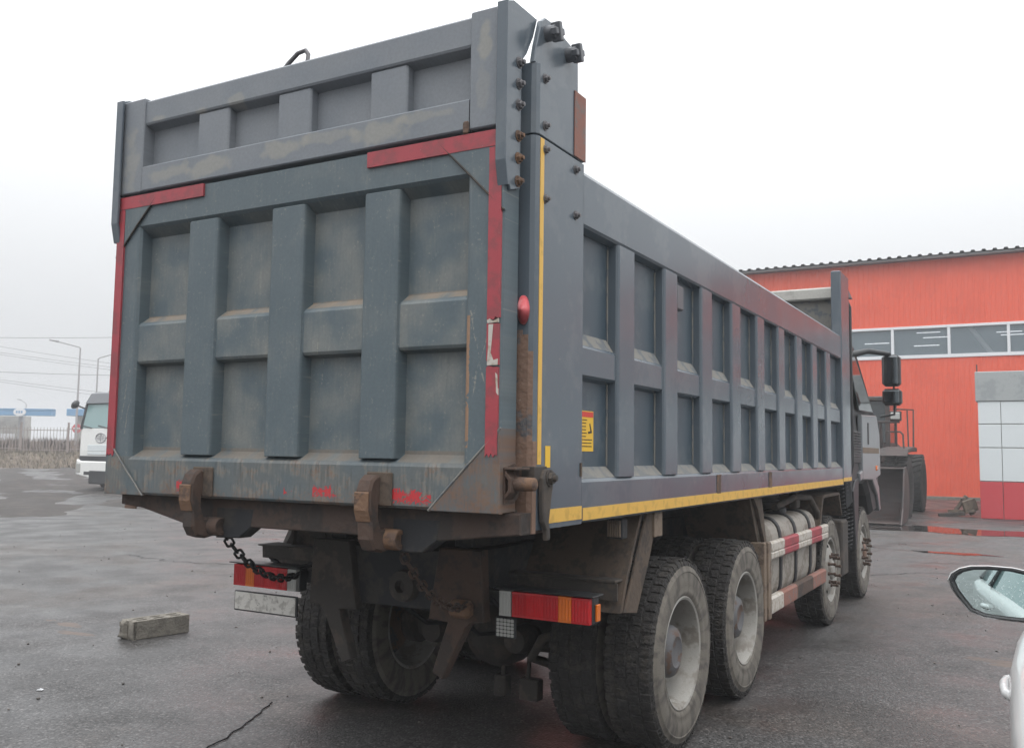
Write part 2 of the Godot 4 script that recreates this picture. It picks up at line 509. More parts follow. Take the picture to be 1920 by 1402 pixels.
# paint, dust, rust and scratches of the tailgate: 2.5 m by 2.25 m, x from -1.25, y down from 3.6
func tailgate_map() -> ImageTexture:
	var w := 1024
	var h := 920
	var big := bytes(fnl(101, 0.0075, 3), w, h, false)
	var mid := bytes(fnl(102, 0.022, 4), w, h, false)
	var fine := bytes(fnl(103, 0.12, 3), w, h, false)
	var sf := fnl(104, 0.05, 3)
	var streak := PackedByteArray()
	streak.resize(w * 64)
	for j in 64:
		for i in w: streak[j * w + i] = int(127.0 + 127.0 * clampf(sf.get_noise_2d(i * 2.4, j * 2.2), -1, 1))
	# dusty patches of the upper board and its bars: centre x, y, half sizes, strength
	var spots := [[-0.82, 3.115, 0.2, 0.045, 0.9], [-0.5, 3.11, 0.2, 0.055, 1.0], [-0.02, 3.125, 0.16, 0.04, 1.0], [0.24, 3.13, 0.2, 0.03, 0.7], [0.53, 3.11, 0.17, 0.06, 1.0], [0.82, 3.135, 0.2, 0.03, 0.7],
		[-0.62, 3.405, 0.13, 0.025, 0.9], [-0.36, 3.415, 0.07, 0.03, 0.8], [-0.93, 3.42, 0.07, 0.018, 0.8], [-1.09, 3.2, 0.07, 0.2, 0.75], [1.09, 3.4, 0.035, 0.09, 1.0], [1.075, 3.2, 0.03, 0.13, 0.45]]
	var d := PackedByteArray()
	d.resize(w * h * 3)
	var dust := Vector3(0.27, 0.258, 0.22)
	var rust := Vector3(0.15, 0.078, 0.045)
	var pale := Vector3(0.27, 0.25, 0.21)
	for j in h:
		var y := 3.6 - 2.25 * (j + 0.5) / h
		for i in w:
			var x := -1.25 + 2.5 * (i + 0.5) / w
			var k := j * w + i
			var b := big[k] / 255.0
			var m := mid[k] / 255.0
			var f := fine[k] / 255.0
			var s := streak[(int(j * 0.11 + m * 3.0) % 64) * w + i] / 255.0
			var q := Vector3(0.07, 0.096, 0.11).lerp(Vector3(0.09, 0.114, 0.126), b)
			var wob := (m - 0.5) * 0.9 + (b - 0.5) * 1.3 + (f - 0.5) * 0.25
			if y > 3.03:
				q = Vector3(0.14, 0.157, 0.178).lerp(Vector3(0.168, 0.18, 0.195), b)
				for p in spots:
					var e := Vector2((x - p[0]) / p[2], (y - p[1]) / p[3]).length() + wob
					if e < 1.0: q = q.lerp(dust, smoothstep(0.0, 0.55, 1.0 - e) * p[4] * 0.55)
			elif y > 1.655:
				# dusty blotches in the bays, streaked by rain
				var col := (x > -0.65 and x < -0.435) or (x > -0.09 and x < 0.127) or (x > 0.466 and x < 0.672)
				var inbay := absf(x) < 1.0 and y < 2.84 and not col
				var a := clampf((b * 0.95 + m * 0.22 + s * 0.12 - (0.4 if inbay else 0.8)) * 1.3, 0.0, 1.0)
				q = q.lerp(dust * 0.85, a * (0.5 if inbay else 0.25))
				q = q.lerp(pale, clampf((s - 0.58) * 3.0, 0.0, 1.0) * clampf(m * 1.6 - 0.3, 0.0, 1.0) * 0.17)
				q = q.lerp(Vector3(0.06, 0.06, 0.055), clampf((0.36 - s) * 4.0, 0.0, 1.0) * clampf(b * 1.6 - 0.4, 0.0, 1.0) * 0.3)
				if f > 0.78 and m > 0.55: q = q.lerp(pale, 0.3)
				if y < 1.705 and inbay: q = q.lerp(Vector3(0.15, 0.128, 0.105), 0.8 * clampf(m * 2.0, 0.0, 1.0))
				if absf(y - 2.365) < 0.016 and inbay: q = q.lerp(Vector3(0.2, 0.165, 0.13), clampf(m * 1.7, 0.0, 1.0))
			else:
				# bottom rail: pale and dark streaks, rust and worn paint
				var a := clampf((s * 0.7 + m * 0.8 - 0.72) * 2.6, 0.0, 1.0) * smoothstep(0.25, 0.6, b * 0.6 + m * 0.4)
				q = q.lerp(Vector3(0.13, 0.115, 0.095), 0.28 + 0.5 * (b - 0.5)).lerp(pale * 0.85, a * 0.55)
				q = q.lerp(rust, clampf((m * 0.8 + f * 0.5 + b * 0.3 - 0.95 + 0.3 * smoothstep(1.56, 1.46, y + 0.12 * (m - 0.5))) * 2.6, 0.0, 1.0) * 0.8)
				q = q.lerp(Vector3(0.045, 0.042, 0.04), clampf((0.42 - s) * 4.0, 0.0, 1.0) * clampf(m * 2.0 - 0.5, 0.0, 1.0) * 0.6)
				# what is left of a red painted line
				var on := 0.0
				if x > 0.6 and x < 0.86: on = 1.0
				elif x > 0.22 and x < 0.36: on = 0.8
				elif x > 0.05 and x < 0.12: on = 0.72
				elif x > -0.66 and x < -0.55: on = 0.9
				if on > 0.0 and absf(y - 1.512 + 0.03 * (m - 0.5)) < 0.022 + 0.05 * (f - 0.5) and f * 0.7 + m * 0.55 < on * 0.78: q = Vector3(0.42, 0.025, 0.03)
			# rusty lower right gusset and the scraped stile
			if y < x + 0.61 and x > 0.85: q = q.lerp(rust * 0.9, clampf((s * 0.5 + m * 0.6 + f * 0.3 - 0.35) * 1.6, 0.0, 1.0) * 0.85)
			var edge := absf(x - 1.022 - 0.006 * (m - 0.5))
			if edge < 0.012 and y < 2.26 and y > 1.72 and m + 0.3 * f > 0.5: q = q.lerp(Vector3(0.3, 0.16, 0.08), 0.75)
			for sc in [[1.03, 2.28, 1.11, 1.98], [1.12, 2.19, 1.05, 1.93], [-1.05, 2.1, -1.09, 1.85], [-1.02, 1.95, -1.07, 1.75], [0.2, 2.2, 0.205, 2.02]]:
				if y < sc[1] and y > sc[3]:
					var lx: float = lerpf(sc[0], sc[2], (sc[1] - y) / (sc[1] - sc[3])) + (b - 0.5) * 0.03
					if absf(x - lx) < 0.0022 + 0.006 * (m - 0.5) and f > 0.4: q = q.lerp(pale, 0.55)
			q *= 1.0 + 0.16 * (f - 0.5)
			d[k * 3] = s8(q.x); d[k * 3 + 1] = s8(q.y); d[k * 3 + 2] = s8(q.z)
	return tex(w, h, d)

func tyre_map() -> ImageTexture:
	var w := 768
	var h := 128
	var a := bytes(fnl(111, 0.02, 4), w, h)
	var b := bytes(fnl(112, 0.15, 3), w, h)
	var d := PackedByteArray()
	d.resize(w * h * 3)
	for j in h:
		for i in w:
			var k := j * w + i
			var q := Vector3(0.145, 0.13, 0.111).lerp(Vector3(0.078, 0.07, 0.061), clampf((a[k] / 255.0 - 0.4) * 2.6, 0.0, 1.0))
			q = q.lerp(Vector3(0.045, 0.042, 0.04), clampf((b[k] / 255.0 - 0.66) * 4.0, 0.0, 1.0) * 0.55)
			d[k * 3] = s8(q.x); d[k * 3 + 1] = s8(q.y); d[k * 3 + 2] = s8(q.z)
	return tex(w, h, d)

# ------------------------------------------------------------------ ground
func build_ground() -> void:
	# wet asphalt: fine chippings, relief and wetness on a 7 m tile; stains on a 38 m tile over it
	var sz := 1000
	var big := bytes(fnl(201, 0.0045, 4), sz, sz)
	var mid := bytes(fnl(202, 0.02, 5), sz, sz)
	var mud := bytes(fnl(204, 0.0065, 5), sz, sz)
	var d := PackedByteArray()
	d.resize(sz * sz * 3)
	for k in sz * sz:
		var b := big[k] / 255.0
		var m := mid[k] / 255.0
		var q := Vector3(0.7, 0.675, 0.668).lerp(Vector3(1.0, 0.95, 0.925), b * 0.55 + m * 0.45)
		var mu := clampf((mud[k] / 255.0 + (m - 0.5) * 0.6 - 0.6) * 6.0, 0.0, 1.0)
		q = q.lerp(Vector3(0.92, 0.76, 0.66), mu * 0.6)
		q = q.lerp(Vector3(0.45, 0.43, 0.43), clampf((m - 0.64) * 12.0, 0.0, 1.0) * 0.5)
		d[k * 3] = s8(q.x); d[k * 3 + 1] = s8(q.y); d[k * 3 + 2] = s8(q.z)
	var ts := 1792
	var stones := FastNoiseLite.new()
	stones.seed = 205
	stones.noise_type = FastNoiseLite.TYPE_CELLULAR
	stones.frequency = 0.3
	stones.fractal_type = FastNoiseLite.FRACTAL_NONE
	stones.cellular_return_type = FastNoiseLite.RETURN_CELL_VALUE
	var gi := stones.get_seamless_image(ts, ts, false, false, 0.05)
	gi.convert(Image.FORMAT_L8)
	stones.cellular_return_type = FastNoiseLite.RETURN_DISTANCE
	var hi := stones.get_seamless_image(ts, ts, true, false, 0.05)
	hi.convert(Image.FORMAT_L8)
	var gl := PackedByteArray()
	gl.resize(256)
	for i in 256:
		var x := i / 255.0
		gl[i] = s8(clampf(lerpf(0.028, 0.1, x) + 0.07 * smoothstep(0.88, 1.0, x), 0.0, 1.0))
	var alb := gi.get_data()
	for k in alb.size(): alb[k] = gl[alb[k]]
	var gb := hi.get_data()
	var wet := fnl(206, 0.006, 6).get_seamless_image(1024, 1024)
	wet.convert(Image.FORMAT_L8)
	var wb := wet.get_data()
	for k in wb.size(): wb[k] = 58 + (wb[k] * 120) / 255
	var m := mat("wet_asphalt", Color.WHITE, 1.0)
	m.albedo_texture = tex(ts, ts, alb, Image.FORMAT_L8)
	m.roughness_texture = tex(1024, 1024, wb, Image.FORMAT_L8)
	m.heightmap_enabled = true
	m.heightmap_texture = tex(ts, ts, gb, Image.FORMAT_L8)
	m.heightmap_scale = 0.3
	m.metallic_specular = 0.44
	m.detail_enabled = true
	m.detail_blend_mode = BaseMaterial3D.BLEND_MODE_MUL
	m.detail_uv_layer = BaseMaterial3D.DETAIL_UV_2
	m.detail_albedo = tex(sz, sz, d)
	var b := mb()
	var S := 700.0
	b.quad(Vector3(-S, 0, -S), Vector3(S, 0, -S), Vector3(S, 0, S), Vector3(-S, 0, S), Vector3.UP)
	for i in b.v.size():
		b.t[i] = Vector2(b.v[i].x, b.v[i].z) / 7.0
		b.t2.append(Vector2(b.v[i].x + 0.35 * b.v[i].z, b.v[i].z - 0.35 * b.v[i].x) / 38.0)
	structure("asphalt_ground", b, m, "wet grey asphalt yard with brown mud stains", "ground")
	# puddles by the loader and along the wall
	puddle(Vector2(1.9, -20.7), 3.2, 0.95, 1, "long shallow puddle in front of the loader bucket, mirroring the red wall")
	puddle(Vector2(1.75, -15.05), 0.62, 0.2, 2, "small puddle on the asphalt beside the truck cab")
	puddle(Vector2(-1.6, -21.6), 1.6, 0.3, 3, "narrow puddle under the edge of the loader bucket")
	crack([Vector2(0.6, -10.6), Vector2(1.4, -11.6), Vector2(1.7, -11.9), Vector2(2.6, -12.1)], 11, "jagged dark crack in the asphalt beside the front wheels")
	crack([Vector2(1.2, -13.2), Vector2(2.0, -13.4), Vector2(2.9, -13.2)], 12, "short dark crack in the asphalt before the small puddle")
	crack([Vector2(-9.5, -6.6), Vector2(-8.2, -6.4), Vector2(-6.9, -6.7), Vector2(-5.8, -6.5)], 13, "faint dark crack in the asphalt beyond the concrete block")
	# brown mud trodden over the asphalt near the block: it shows only where it rises above the ground
	for q in [[-8.2, -1.9, 4.6, 2.2, 214], [-2.6, 0.6, 2.6, 1.4, 215], [1.6, -6.2, 1.8, 3.6, 216]]:
		var mg := []
		var mn := fnl(q[4], 0.55, 5)
		for i in 81:
			var row := []
			for j in 81:
				var u := j / 80.0
				var w := i / 80.0
				var x: float = q[0] + q[2] * u
				var z: float = q[1] + q[3] * w - q[3] * 0.5
				var e := clampf(minf(minf(u, 1.0 - u), minf(w, 1.0 - w)) * 5.0, 0.0, 1.0)
				row.append(Vector3(x, -0.012 + e * (0.004 + 0.02 * mn.get_noise_2d(x * 0.9, z * 2.2)), z))
			mg.append(row)
		var mbm := mb()
		mbm.sheet(mg, Vector3(q[0], -100, q[1]))
		structure("mud_smear", mbm, M["thin_mud"], ["thin brown mud smeared on the asphalt left of the concrete block", "thin brown mud smeared on the asphalt behind the tailgate", "thin brown mud smeared on the asphalt beside the fuel tank"][q[4] - 214], "mud")
	# churned mud across the yard on the left
	var g := []
	var nz := fnl(211, 0.09, 4)
	var n2 := fnl(212, 0.8, 3)
	for i in 61:
		var row := []
		for j in 91:
			var x := -62.0 + 46.0 * j / 90.0
			var z := -47.0 + 32.0 * i / 60.0 + (x + 40.0) * 0.55
			var e: float = minf(minf(i, 60 - i) / 9.0, minf(j, 90 - j) / 9.0)
			var rut := 0.06 * sin((z - 0.62 * x) * 1.7 + 3.0 * nz.get_noise_2d(x, z))
			var y := -0.04 + minf(e, 1.0) * (0.06 + 0.16 * nz.get_noise_2d(x * 2.2, z * 2.2) + 0.03 * n2.get_noise_2d(x * 2.0, z * 2.0) + rut)
			row.append(Vector3(x, y, z))
		g.append(row)
	b = mb()
	b.sheet(g, Vector3(-40, -100, -25))
	structure("muddy_ground", b, M["wet_mud"], "dark churned mud strip between the yard and the grass bank", "ground")

func crack(way: Array, sd: int, label: String) -> void:
	var f := fnl(320 + sd, 2.2, 4)
	var b := mb()
	var last := []
	for i in way.size() - 1:
		for k in 14:
			var p: Vector2 = way[i].lerp(way[i + 1], k / 14.0)
			var d: Vector2 = (way[i + 1] - way[i]).normalized()
			p += Vector2(-d.y, d.x) * 0.16 * f.get_noise_2d(p.x * 2.0, p.y * 2.0)
			var w := 0.008 + 0.014 * absf(f.get_noise_2d(p.x * 4.0 + 50.0, p.y * 4.0))
			var e := [Vector3(p.x - d.y * w, 0.004, p.y + d.x * w), Vector3(p.x + d.y * w, 0.004, p.y - d.x * w)]
			if last.size(): b.quad(last[0], last[1], e[1], e[0], Vector3.UP)
			last = e
	structure("asphalt_crack", b, M["matt_black"], label, "crack")

func puddle(at: Vector2, rx: float, rz: float, sd: int, label: String) -> void:
	var f := fnl(300 + sd, 0.9, 4)
	var b := mb()
	var pts := []
	var N := 64
	for i in N:
		var a := TAU * i / N
		var k := 1.0 + 0.75 * f.get_noise_2d(cos(a) * 1.6, sin(a) * 1.6)
		pts.append(Vector3(at.x + cos(a) * rx * k, 0.006, at.y + sin(a) * rz * k))
	for i in N: b.tri(Vector3(at.x, 0.006, at.y), pts[i], pts[(i + 1) % N], Vector3.UP, Vector3.UP, Vector3.UP)
	structure("puddle", b, M["water"], label, "puddle")

# ------------------------------------------------------------------ warehouse
func build_warehouse() -> void:
	var t := thing("red_warehouse", "long red metal clad warehouse with a white framed window band", "building")
	var Z := -37.8
	var x0 := -46.0
	var x1 := 17.0
	# ribbed cladding: two strips, below and above the window band
	for yy in [[0.12, 5.72], [7.06, 9.86]]:
		var b := mb()
		var x := x0
		while x < x1 - 0.01:
			var p := [x, x + 0.12, x + 0.135, x + 0.185, x + 0.2]
			var zz := [0.0, 0.0, 0.018, 0.018, 0.0]
			for i in 4:
				var a := Vector3(p[i], 0, Z + zz[i])
				var c := Vector3(p[i + 1], 0, Z + zz[i + 1])
				var nn := Vector3(-(zz[i + 1] - zz[i]), 0, p[i + 1] - p[i]).normalized()
				b.quad(a + Vector3.UP * yy[0], c + Vector3.UP * yy[0], c + Vector3.UP * yy[1], a + Vector3.UP * yy[1], nn)
			x += 0.2
		part(t, "cladding", b, M["red_cladding"])
	var b := mb()
	b.lohi(Vector3(x0, 0, Z - 0.3), Vector3(x1, 5.72, Z - 0.01))
	b.lohi(Vector3(x0, 7.06, Z - 0.3), Vector3(x1, 9.84, Z - 0.01))
	b.lohi(Vector3(x0, 0, Z - 26), Vector3(x0 + 0.3, 9.84, Z - 0.31))
	b.lohi(Vector3(x1 - 0.3, 0, Z - 26), Vector3(x1, 9.84, Z - 0.31))
	b.lohi(Vector3(x0, 0, Z - 26.3), Vector3(x1, 9.84, Z - 26.01))
	part(t, "wall", b, M["red_cladding"])
	b = mb()
	b.lohi(Vector3(x0, -0.1, Z - 0.2), Vector3(x1, 0.12, Z + 0.07), 0.02)
	part(t, "plinth", b, M["concrete"])
	# roof: trapezoidal sheet seen at its eaves
	b = mb()
	var x := x0 - 0.3
	while x < x1 + 0.3:
		var p := [x, x + 0.2, x + 0.24, x + 0.35, x + 0.39]
		var hh := [0.0, 0.0, 0.075, 0.075, 0.0]
		for i in 4:
			var nn := Vector3(-(hh[i + 1] - hh[i]), p[i + 1] - p[i], 0).normalized()
			var s := 1.6
			b.quad(Vector3(p[i], 9.9 + hh[i], Z + 0.45), Vector3(p[i + 1], 9.9 + hh[i + 1], Z + 0.45), Vector3(p[i + 1], 9.9 + hh[i + 1] + s, Z - 26.0), Vector3(p[i], 9.9 + hh[i] + s, Z - 26.0), nn)
		x += 0.39
	part(t, "roof", b, M["roof_sheet"])
	b = mb()
	b.lohi(Vector3(x0, 9.78, Z + 0.03), Vector3(x1, 9.87, Z + 0.4), 0.01)
	part(t, "eaves_soffit", b, M["roof_sheet"])
	# window band
	b = mb()
	b.lohi(Vector3(x0, 5.72, Z - 0.1), Vector3(x1, 5.86, Z + 0.05), 0.01)
	part(t, "window_sill", b, M["frame_white"])
	b = mb()
	b.lohi(Vector3(x0, 6.95, Z - 0.1), Vector3(x1, 7.06, Z + 0.05), 0.01)
	part(t, "window_head", b, M["frame_white"])
	var pane := mb()
	pane.box(Vector3.ZERO, Vector3(2.02, 1.07, 0.012))
	var pm := pane.mesh()
	var mul := mb()
	mul.box(Vector3.ZERO, Vector3(0.11, 1.088, 0.14), 0.01)
	var mm := mul.mesh()
	var k := -16
	while k < 7:
		var xx := 0.21 + 2.135 * k
		put(t, "mullion", mm, M["frame_white"], Transform3D(Basis(), Vector3(xx, 6.405, Z - 0.02)))
		put(t, "window_pane", pm, M["window_pane"], Transform3D(Basis(), Vector3(xx + 1.067, 6.405, Z - 0.04)))
		k += 1
	# the hall behind the glass
	b = mb()
	b.lohi(Vector3(x0 + 0.3, 4.9, Z - 9.2), Vector3(x1 - 0.3, 9.6, Z - 9.0))
	b.lohi(Vector3(x0 + 0.3, 4.7, Z - 9.0), Vector3(x1 - 0.3, 4.9, Z - 0.31))
	b.lohi(Vector3(x0 + 0.3, 8.2, Z - 9.0), Vector3(x1 - 0.3, 8.4, Z - 0.31))
	part(t, "hall_interior", b, M["room_grey"])
	var tube := mb()
	tube.box(Vector3.ZERO, Vector3(1.0, 0.03, 0.08), 0.01)
	var tm := tube.mesh()
	for q in [[-2.7, 6.55, -1.2], [-0.95, 7.35, -4.6], [-0.55, 6.95, -3.2], [-0.75, 6.4, -1.4], [2.3, 7.2, -4.4], [2.5, 6.9, -3.0], [-6.0, 7.2, -4.0], [-4.9, 6.7, -2.2], [5.4, 7.0, -3.6], [6.1, 6.6, -2.0], [9.0, 7.1, -4.0], [13.0, 7.0, -3.4]]:
		put(t, "lamp_tube", tm, M["tube_glow"], Transform3D(Basis(), Vector3(q[0], q[1], Z + q[2])))
	b = mb()
	b.tube([Vector3(0.6, 7.6, Z - 2.0), Vector3(2.1, 5.4, Z - 2.0)], 0.1, 8)
	part(t, "roof_brace", b, M["frame_white"])

func build_annex() -> void:
	# porch clad in square panels, grey rendered head above
	var t := thing("panel_clad_annex", "flat porch clad in white and red square panels under a grey band", "building")
	var Z := -25.9
	var x0 := 1.66
	var b := mb()
	b.lohi(Vector3(x0 + 0.06, 0.0, Z - 6.0), Vector3(13.0, 4.1, Z - 0.07))
	part(t, "wall", b, M["pale_concrete"])
	b = mb()
	b.lohi(Vector3(x0, 3.28, Z - 6.06), Vector3(13.1, 4.12, Z + 0.02), 0.02)
	part(t, "header_band", b, M["render_grey"])
	var rows := [[0.0, 1.03], [1.045, 1.97], [1.985, 2.63], [2.645, 3.27]]
	var x := x0 + 0.06
	var w := 0.585
	var first := true
	while x < 12.5:
		var x2 := 2.295 if first else x + 1.4
		first = false
		for i in 4:
			b = mb()
			b.lohi(Vector3(x, rows[i][0] + 0.008, Z - 0.06), Vector3(x2 - 0.014, rows[i][1], Z - 0.012), 0.006)
			part(t, "panel", b, M["panel_red"] if i == 0 else M["panel_white"])
		x = x2
	# rod on the corner of the head
	b = mb()
	b.tube([Vector3(x0 + 0.05, 4.1, Z - 0.2), Vector3(x0 + 0.05, 4.34, Z - 0.2)], 0.02, 6)
	part(t, "rod", b, M["grimy_steel"])
	# scrap leaning in the corner
	var s := thing("scrap_heap", "small pile of broken pallet boards and scrap beside the porch", "scrap")
	for q in [[0.95, 0.06, -26.3, 0.7, 0.1, 0.14, 0.2, 0.1], [1.2, 0.16, -26.5, 0.75, 0.08, 0.12, -0.3, 0.05], [1.35, 0.3, -26.6, 0.12, 0.55, 0.1, 0.4, 0.5], [1.15, 0.34, -26.75, 0.1, 0.6, 0.12, -0.2, -0.6], [1.42, 0.32, -26.45, 0.4, 0.35, 0.1, 0.6, 0.3], [0.75, 0.04, -26.4, 0.3, 0.07, 0.12, 0.9, 0.0]]:
		b = mb()
		b.xf = Transform3D(Basis(Vector3.UP, q[6]) * Basis(Vector3.BACK, q[7]), Vector3(q[0], q[1], q[2]))
		b.box(Vector3.ZERO, Vector3(q[3], q[4], q[5]), 0.01)
		part(s, "board", b, M["wood_beige"] if q[5] < 0.13 else M["grimy_steel"])

# ------------------------------------------------------------------ the dump truck
func tg() -> MB:
	var b := mb(1)
	b.uvo = Vector2(-1.25, -3.6)
	b.uvs = Vector2(1.0 / 2.5, 1.0 / 2.25)
	return b

func hex_bolt(r: float, h: float) -> ArrayMesh:
	var b := mb()
	var pts := []
	for i in 6: pts.append(Vector2(cos(TAU * i / 6.0), sin(TAU * i / 6.0)) * r)
	b.prism(pts, 0, 0.0, h, r * 0.12)
	b.lathe([Vector2(0.0, r * 1.35), Vector2(h * 0.22, r * 1.35), Vector2(h * 0.22, 0.0)], 14)
	b.lathe([Vector2(h, r * 0.55), Vector2(h * 1.6, r * 0.52), Vector2(h * 1.65, 0.0)], 10)
	return b.mesh()

func build_dump_truck() -> void:
	var t := thing("dump_truck", "slate grey eight wheel dump truck with closed ribbed tailgate and red tape", "dump truck")
	build_tailgate(t)
	build_body(t)
	build_chassis(t)
	build_wheels(t)
	build_cab(t)

func build_tailgate(t: Node3D) -> void:
	var P: Material = M["tailgate_paint"]
	var g := group_part(t, "tailgate")
	var b := tg()
	b.lohi(Vector3(-1.185, 1.47, -0.12), Vector3(1.185, 3.015, -0.07))
	part(g, "back_panel", b, P)
	# rails: profile (z, y) run along x
	b = tg()
	b.prism([Vector2(-0.072, 2.8), Vector2(-0.015, 2.84), Vector2(0.0, 2.855), Vector2(0.0, 3.012), Vector2(-0.01, 3.022), Vector2(-0.125, 3.022), Vector2(-0.125, 2.8)], 0, -1.187, 1.187)
	part(g, "top_rail", b, P)
	b = tg()
	b.prism([Vector2(-0.125, 1.465), Vector2(-0.012, 1.463), Vector2(0.0, 1.475), Vector2(0.0, 1.638), Vector2(-0.005, 1.65), Vector2(-0.014, 1.656), Vector2(-0.072, 1.69), Vector2(-0.125, 1.69)], 0, -1.187, 1.187)
	part(g, "bottom_rail", b, P)
	var cols := [[-0.648, -0.442], [-0.088, 0.12], [0.468, 0.664]]
	var xs := [-1.01]
	for c in cols:
		xs.append_array(c)
	xs.append(1.01)
	for i in 4:
		b = tg()
		b.prism([Vector2(-0.072, 2.12), Vector2(-0.022, 2.132), Vector2(-0.014, 2.145), Vector2(-0.014, 2.328), Vector2(-0.02, 2.34), Vector2(-0.072, 2.378)], 0, xs[i * 2] - 0.004, xs[i * 2 + 1] + 0.004)
		part(g, "cross_rail", b, P)
	for c in cols:
		b = tg()
		b.prism([Vector2(c[0], -0.075), Vector2(c[0], -0.014), Vector2(c[0] + 0.004, -0.004), Vector2(c[0] + 0.014, 0.002), Vector2(c[1] - 0.014, 0.002), Vector2(c[1] - 0.004, -0.004), Vector2(c[1], -0.014), Vector2(c[1] + 0.006, -0.075)], 1, 1.668, 2.836, 0.003)
		part(g, "column", b, P)
	for s in [-1.0, 1.0]:
		b = tg()
		var q := [Vector2(s * 1.01, -0.12), Vector2(s * 1.004, -0.075), Vector2(s * 1.01, -0.014), Vector2(s * 1.02, -0.002), Vector2(s * 1.03, 0.001), Vector2(s * 1.178, 0.001), Vector2(s * 1.188, -0.008), Vector2(s * 1.188, -0.12)]
		b.prism(q, 1, 1.5, 3.0)
		part(g, "stile", b, P)
	# corner gussets: triangular plates welded over the frame
	for q in [[[0.85, 3.02], [1.19, 2.68], [1.19, 3.02]], [[-0.87, 3.02], [-1.19, 2.7], [-1.19, 3.02]], [[0.85, 1.46], [1.19, 1.8], [1.19, 1.46]], [[-0.9, 1.46], [-1.19, 1.75], [-1.19, 1.46]]]:
		b = tg()
		var pts := []
		for e in q: pts.append(Vector2(e[0], e[1]))
		b.prism(pts, 2, -0.02, 0.009, 0.003)
		part(g, "gusset", b, P)
		b = mb()
		b.tube([Vector3(q[0][0], q[0][1], 0.006), Vector3((q[0][0] + q[1][0]) * 0.5, (q[0][1] + q[1][1]) * 0.5, 0.01), Vector3(q[1][0], q[1][1], 0.006)], 0.005, 6)
		part(g, "weld_seam", b, M["grimy_steel"] if q[0][1] > 2.0 else M["ledge_dust"])
	# reflective tape
	for q in [[0.487, 1.186, 2.95, 3.019], [-1.186, -0.545, 2.955, 3.019]]:
		b = mb()
		b.lohi(Vector3(q[0], q[2], 0.0), Vector3(q[1], q[3], 0.0115))
		part(g, "reflective_tape", b, M["tape_red"])
	for q in [[1.121, 1.18, 2.235, 2.948], [1.121, 1.178, 2.06, 2.218], [1.121, 1.177, 1.69, 2.045], [-1.184, -1.128, 1.66, 2.953]]:
		b = mb()
		# ragged ends: small steps cut into the strip
		var pts := []
		for i in 7: pts.append(Vector2(lerpf(q[0], q[1], i / 6.0), q[2] + rng.randf_range(-0.012, 0.012)))
		for i in 7: pts.append(Vector2(lerpf(q[1], q[0], i / 6.0), q[3] + rng.randf_range(-0.004, 0.004)))
		b.prism(pts, 2, 0.0, 0.012)
		part(g, "reflective_tape", b, M["tape_red"])
	# bare torn tape backing between the pieces
	for q in [[Vector2(1.13, 2.215), Vector2(1.152, 2.215), Vector2(1.142, 2.1), Vector2(1.155, 2.07), Vector2(1.176, 2.075), Vector2(1.175, 2.05), Vector2(1.125, 2.05), Vector2(1.13, 2.13)], [Vector2(1.122, 2.232), Vector2(1.135, 2.238), Vector2(1.15, 2.228), Vector2(1.176, 2.238), Vector2(1.176, 2.222), Vector2(1.125, 2.22)], [Vector2(1.165, 2.02), Vector2(1.175, 2.01), Vector2(1.178, 1.93), Vector2(1.17, 1.94)]]:
		b = mb()
		b.prism(q, 2, 0.006, 0.0132)
		part(g, "tape_backing", b, M["tape_white"])
	# upper board
	var u := group_part(t, "upper_board")
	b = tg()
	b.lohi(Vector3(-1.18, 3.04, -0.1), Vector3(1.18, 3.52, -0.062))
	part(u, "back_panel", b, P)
	b = tg()
	b.prism([Vector2(-0.1, 3.37), Vector2(-0.03, 3.392), Vector2(-0.008, 3.4), Vector2(-0.003, 3.41), Vector2(-0.003, 3.522), Vector2(-0.012, 3.532), Vector2(-0.1, 3.532)], 0, -1.02, 1.02)
	part(u, "top_rail", b, P)
	b = tg()
	b.prism([Vector2(-0.1, 3.04), Vector2(0.0, 3.04), Vector2(0.006, 3.046), Vector2(0.006, 3.166), Vector2(-0.002, 3.174), Vector2(-0.1, 3.2)], 0, -1.014, 1.014)
	part(u, "bottom_rail", b, P)
	for c in [[-0.63, -0.41], [-0.085, 0.125], [0.472, 0.68]]:
		b = tg()
		b.lohi(Vector3(c[0], 3.16, -0.08), Vector3(c[1], 3.4, -0.012), 0.01)
		part(u, "column", b, P)
	for s in [-1.0, 1.0]:
		b = tg()
		b.lohi(Vector3(s * 1.016, 3.036, -0.1), Vector3(s * 1.186, 3.545, 0.009), 0.007)
		part(u, "end_plate", b, P)
		# long side plate that carries the board and hangs on the hinge
		b = mb()
		b.prism([Vector2(0.02, 3.55), Vector2(-0.03, 3.572), Vector2(-0.235, 3.575), Vector2(-0.2, 3.48), Vector2(-0.145, 3.385), Vector2(-0.105, 3.34), Vector2(-0.1, 2.79), Vector2(-0.02, 2.765), Vector2(0.018, 2.86)], 0, s * 1.188, s * 1.204, 0.003)
		part(u, "side_plate", b, M["slate_paint"])
		b = mb()
		b.prism([Vector2(0.02, 3.55), Vector2(0.034, 3.545), Vector2(0.034, 2.88), Vector2(0.012, 2.78), Vector2(-0.004, 2.78), Vector2(0.018, 2.88)], 0, s * 1.16, s * 1.21, 0.003)
		part(u, "side_flange", b, M["slate_paint"])
	var bolt := hex_bolt(0.018, 0.018)
	for y in [3.321, 3.23, 3.14, 3.008, 2.914, 2.816]:
		put(u, "bolt", bolt, M["bolt_steel"] if y > 3.1 else M["rust_bright"], Transform3D(Basis(), Vector3(1.204, y, -0.078)))
	b = mb()
	b.tube([Vector3(-0.16, 3.53, -0.09), Vector3(-0.11, 3.59, -0.1), Vector3(-0.05, 3.63, -0.1), Vector3(0.0, 3.635, -0.1), Vector3(0.018, 3.61, -0.1), Vector3(0.018, 3.53, -0.09)], 0.011, 8)
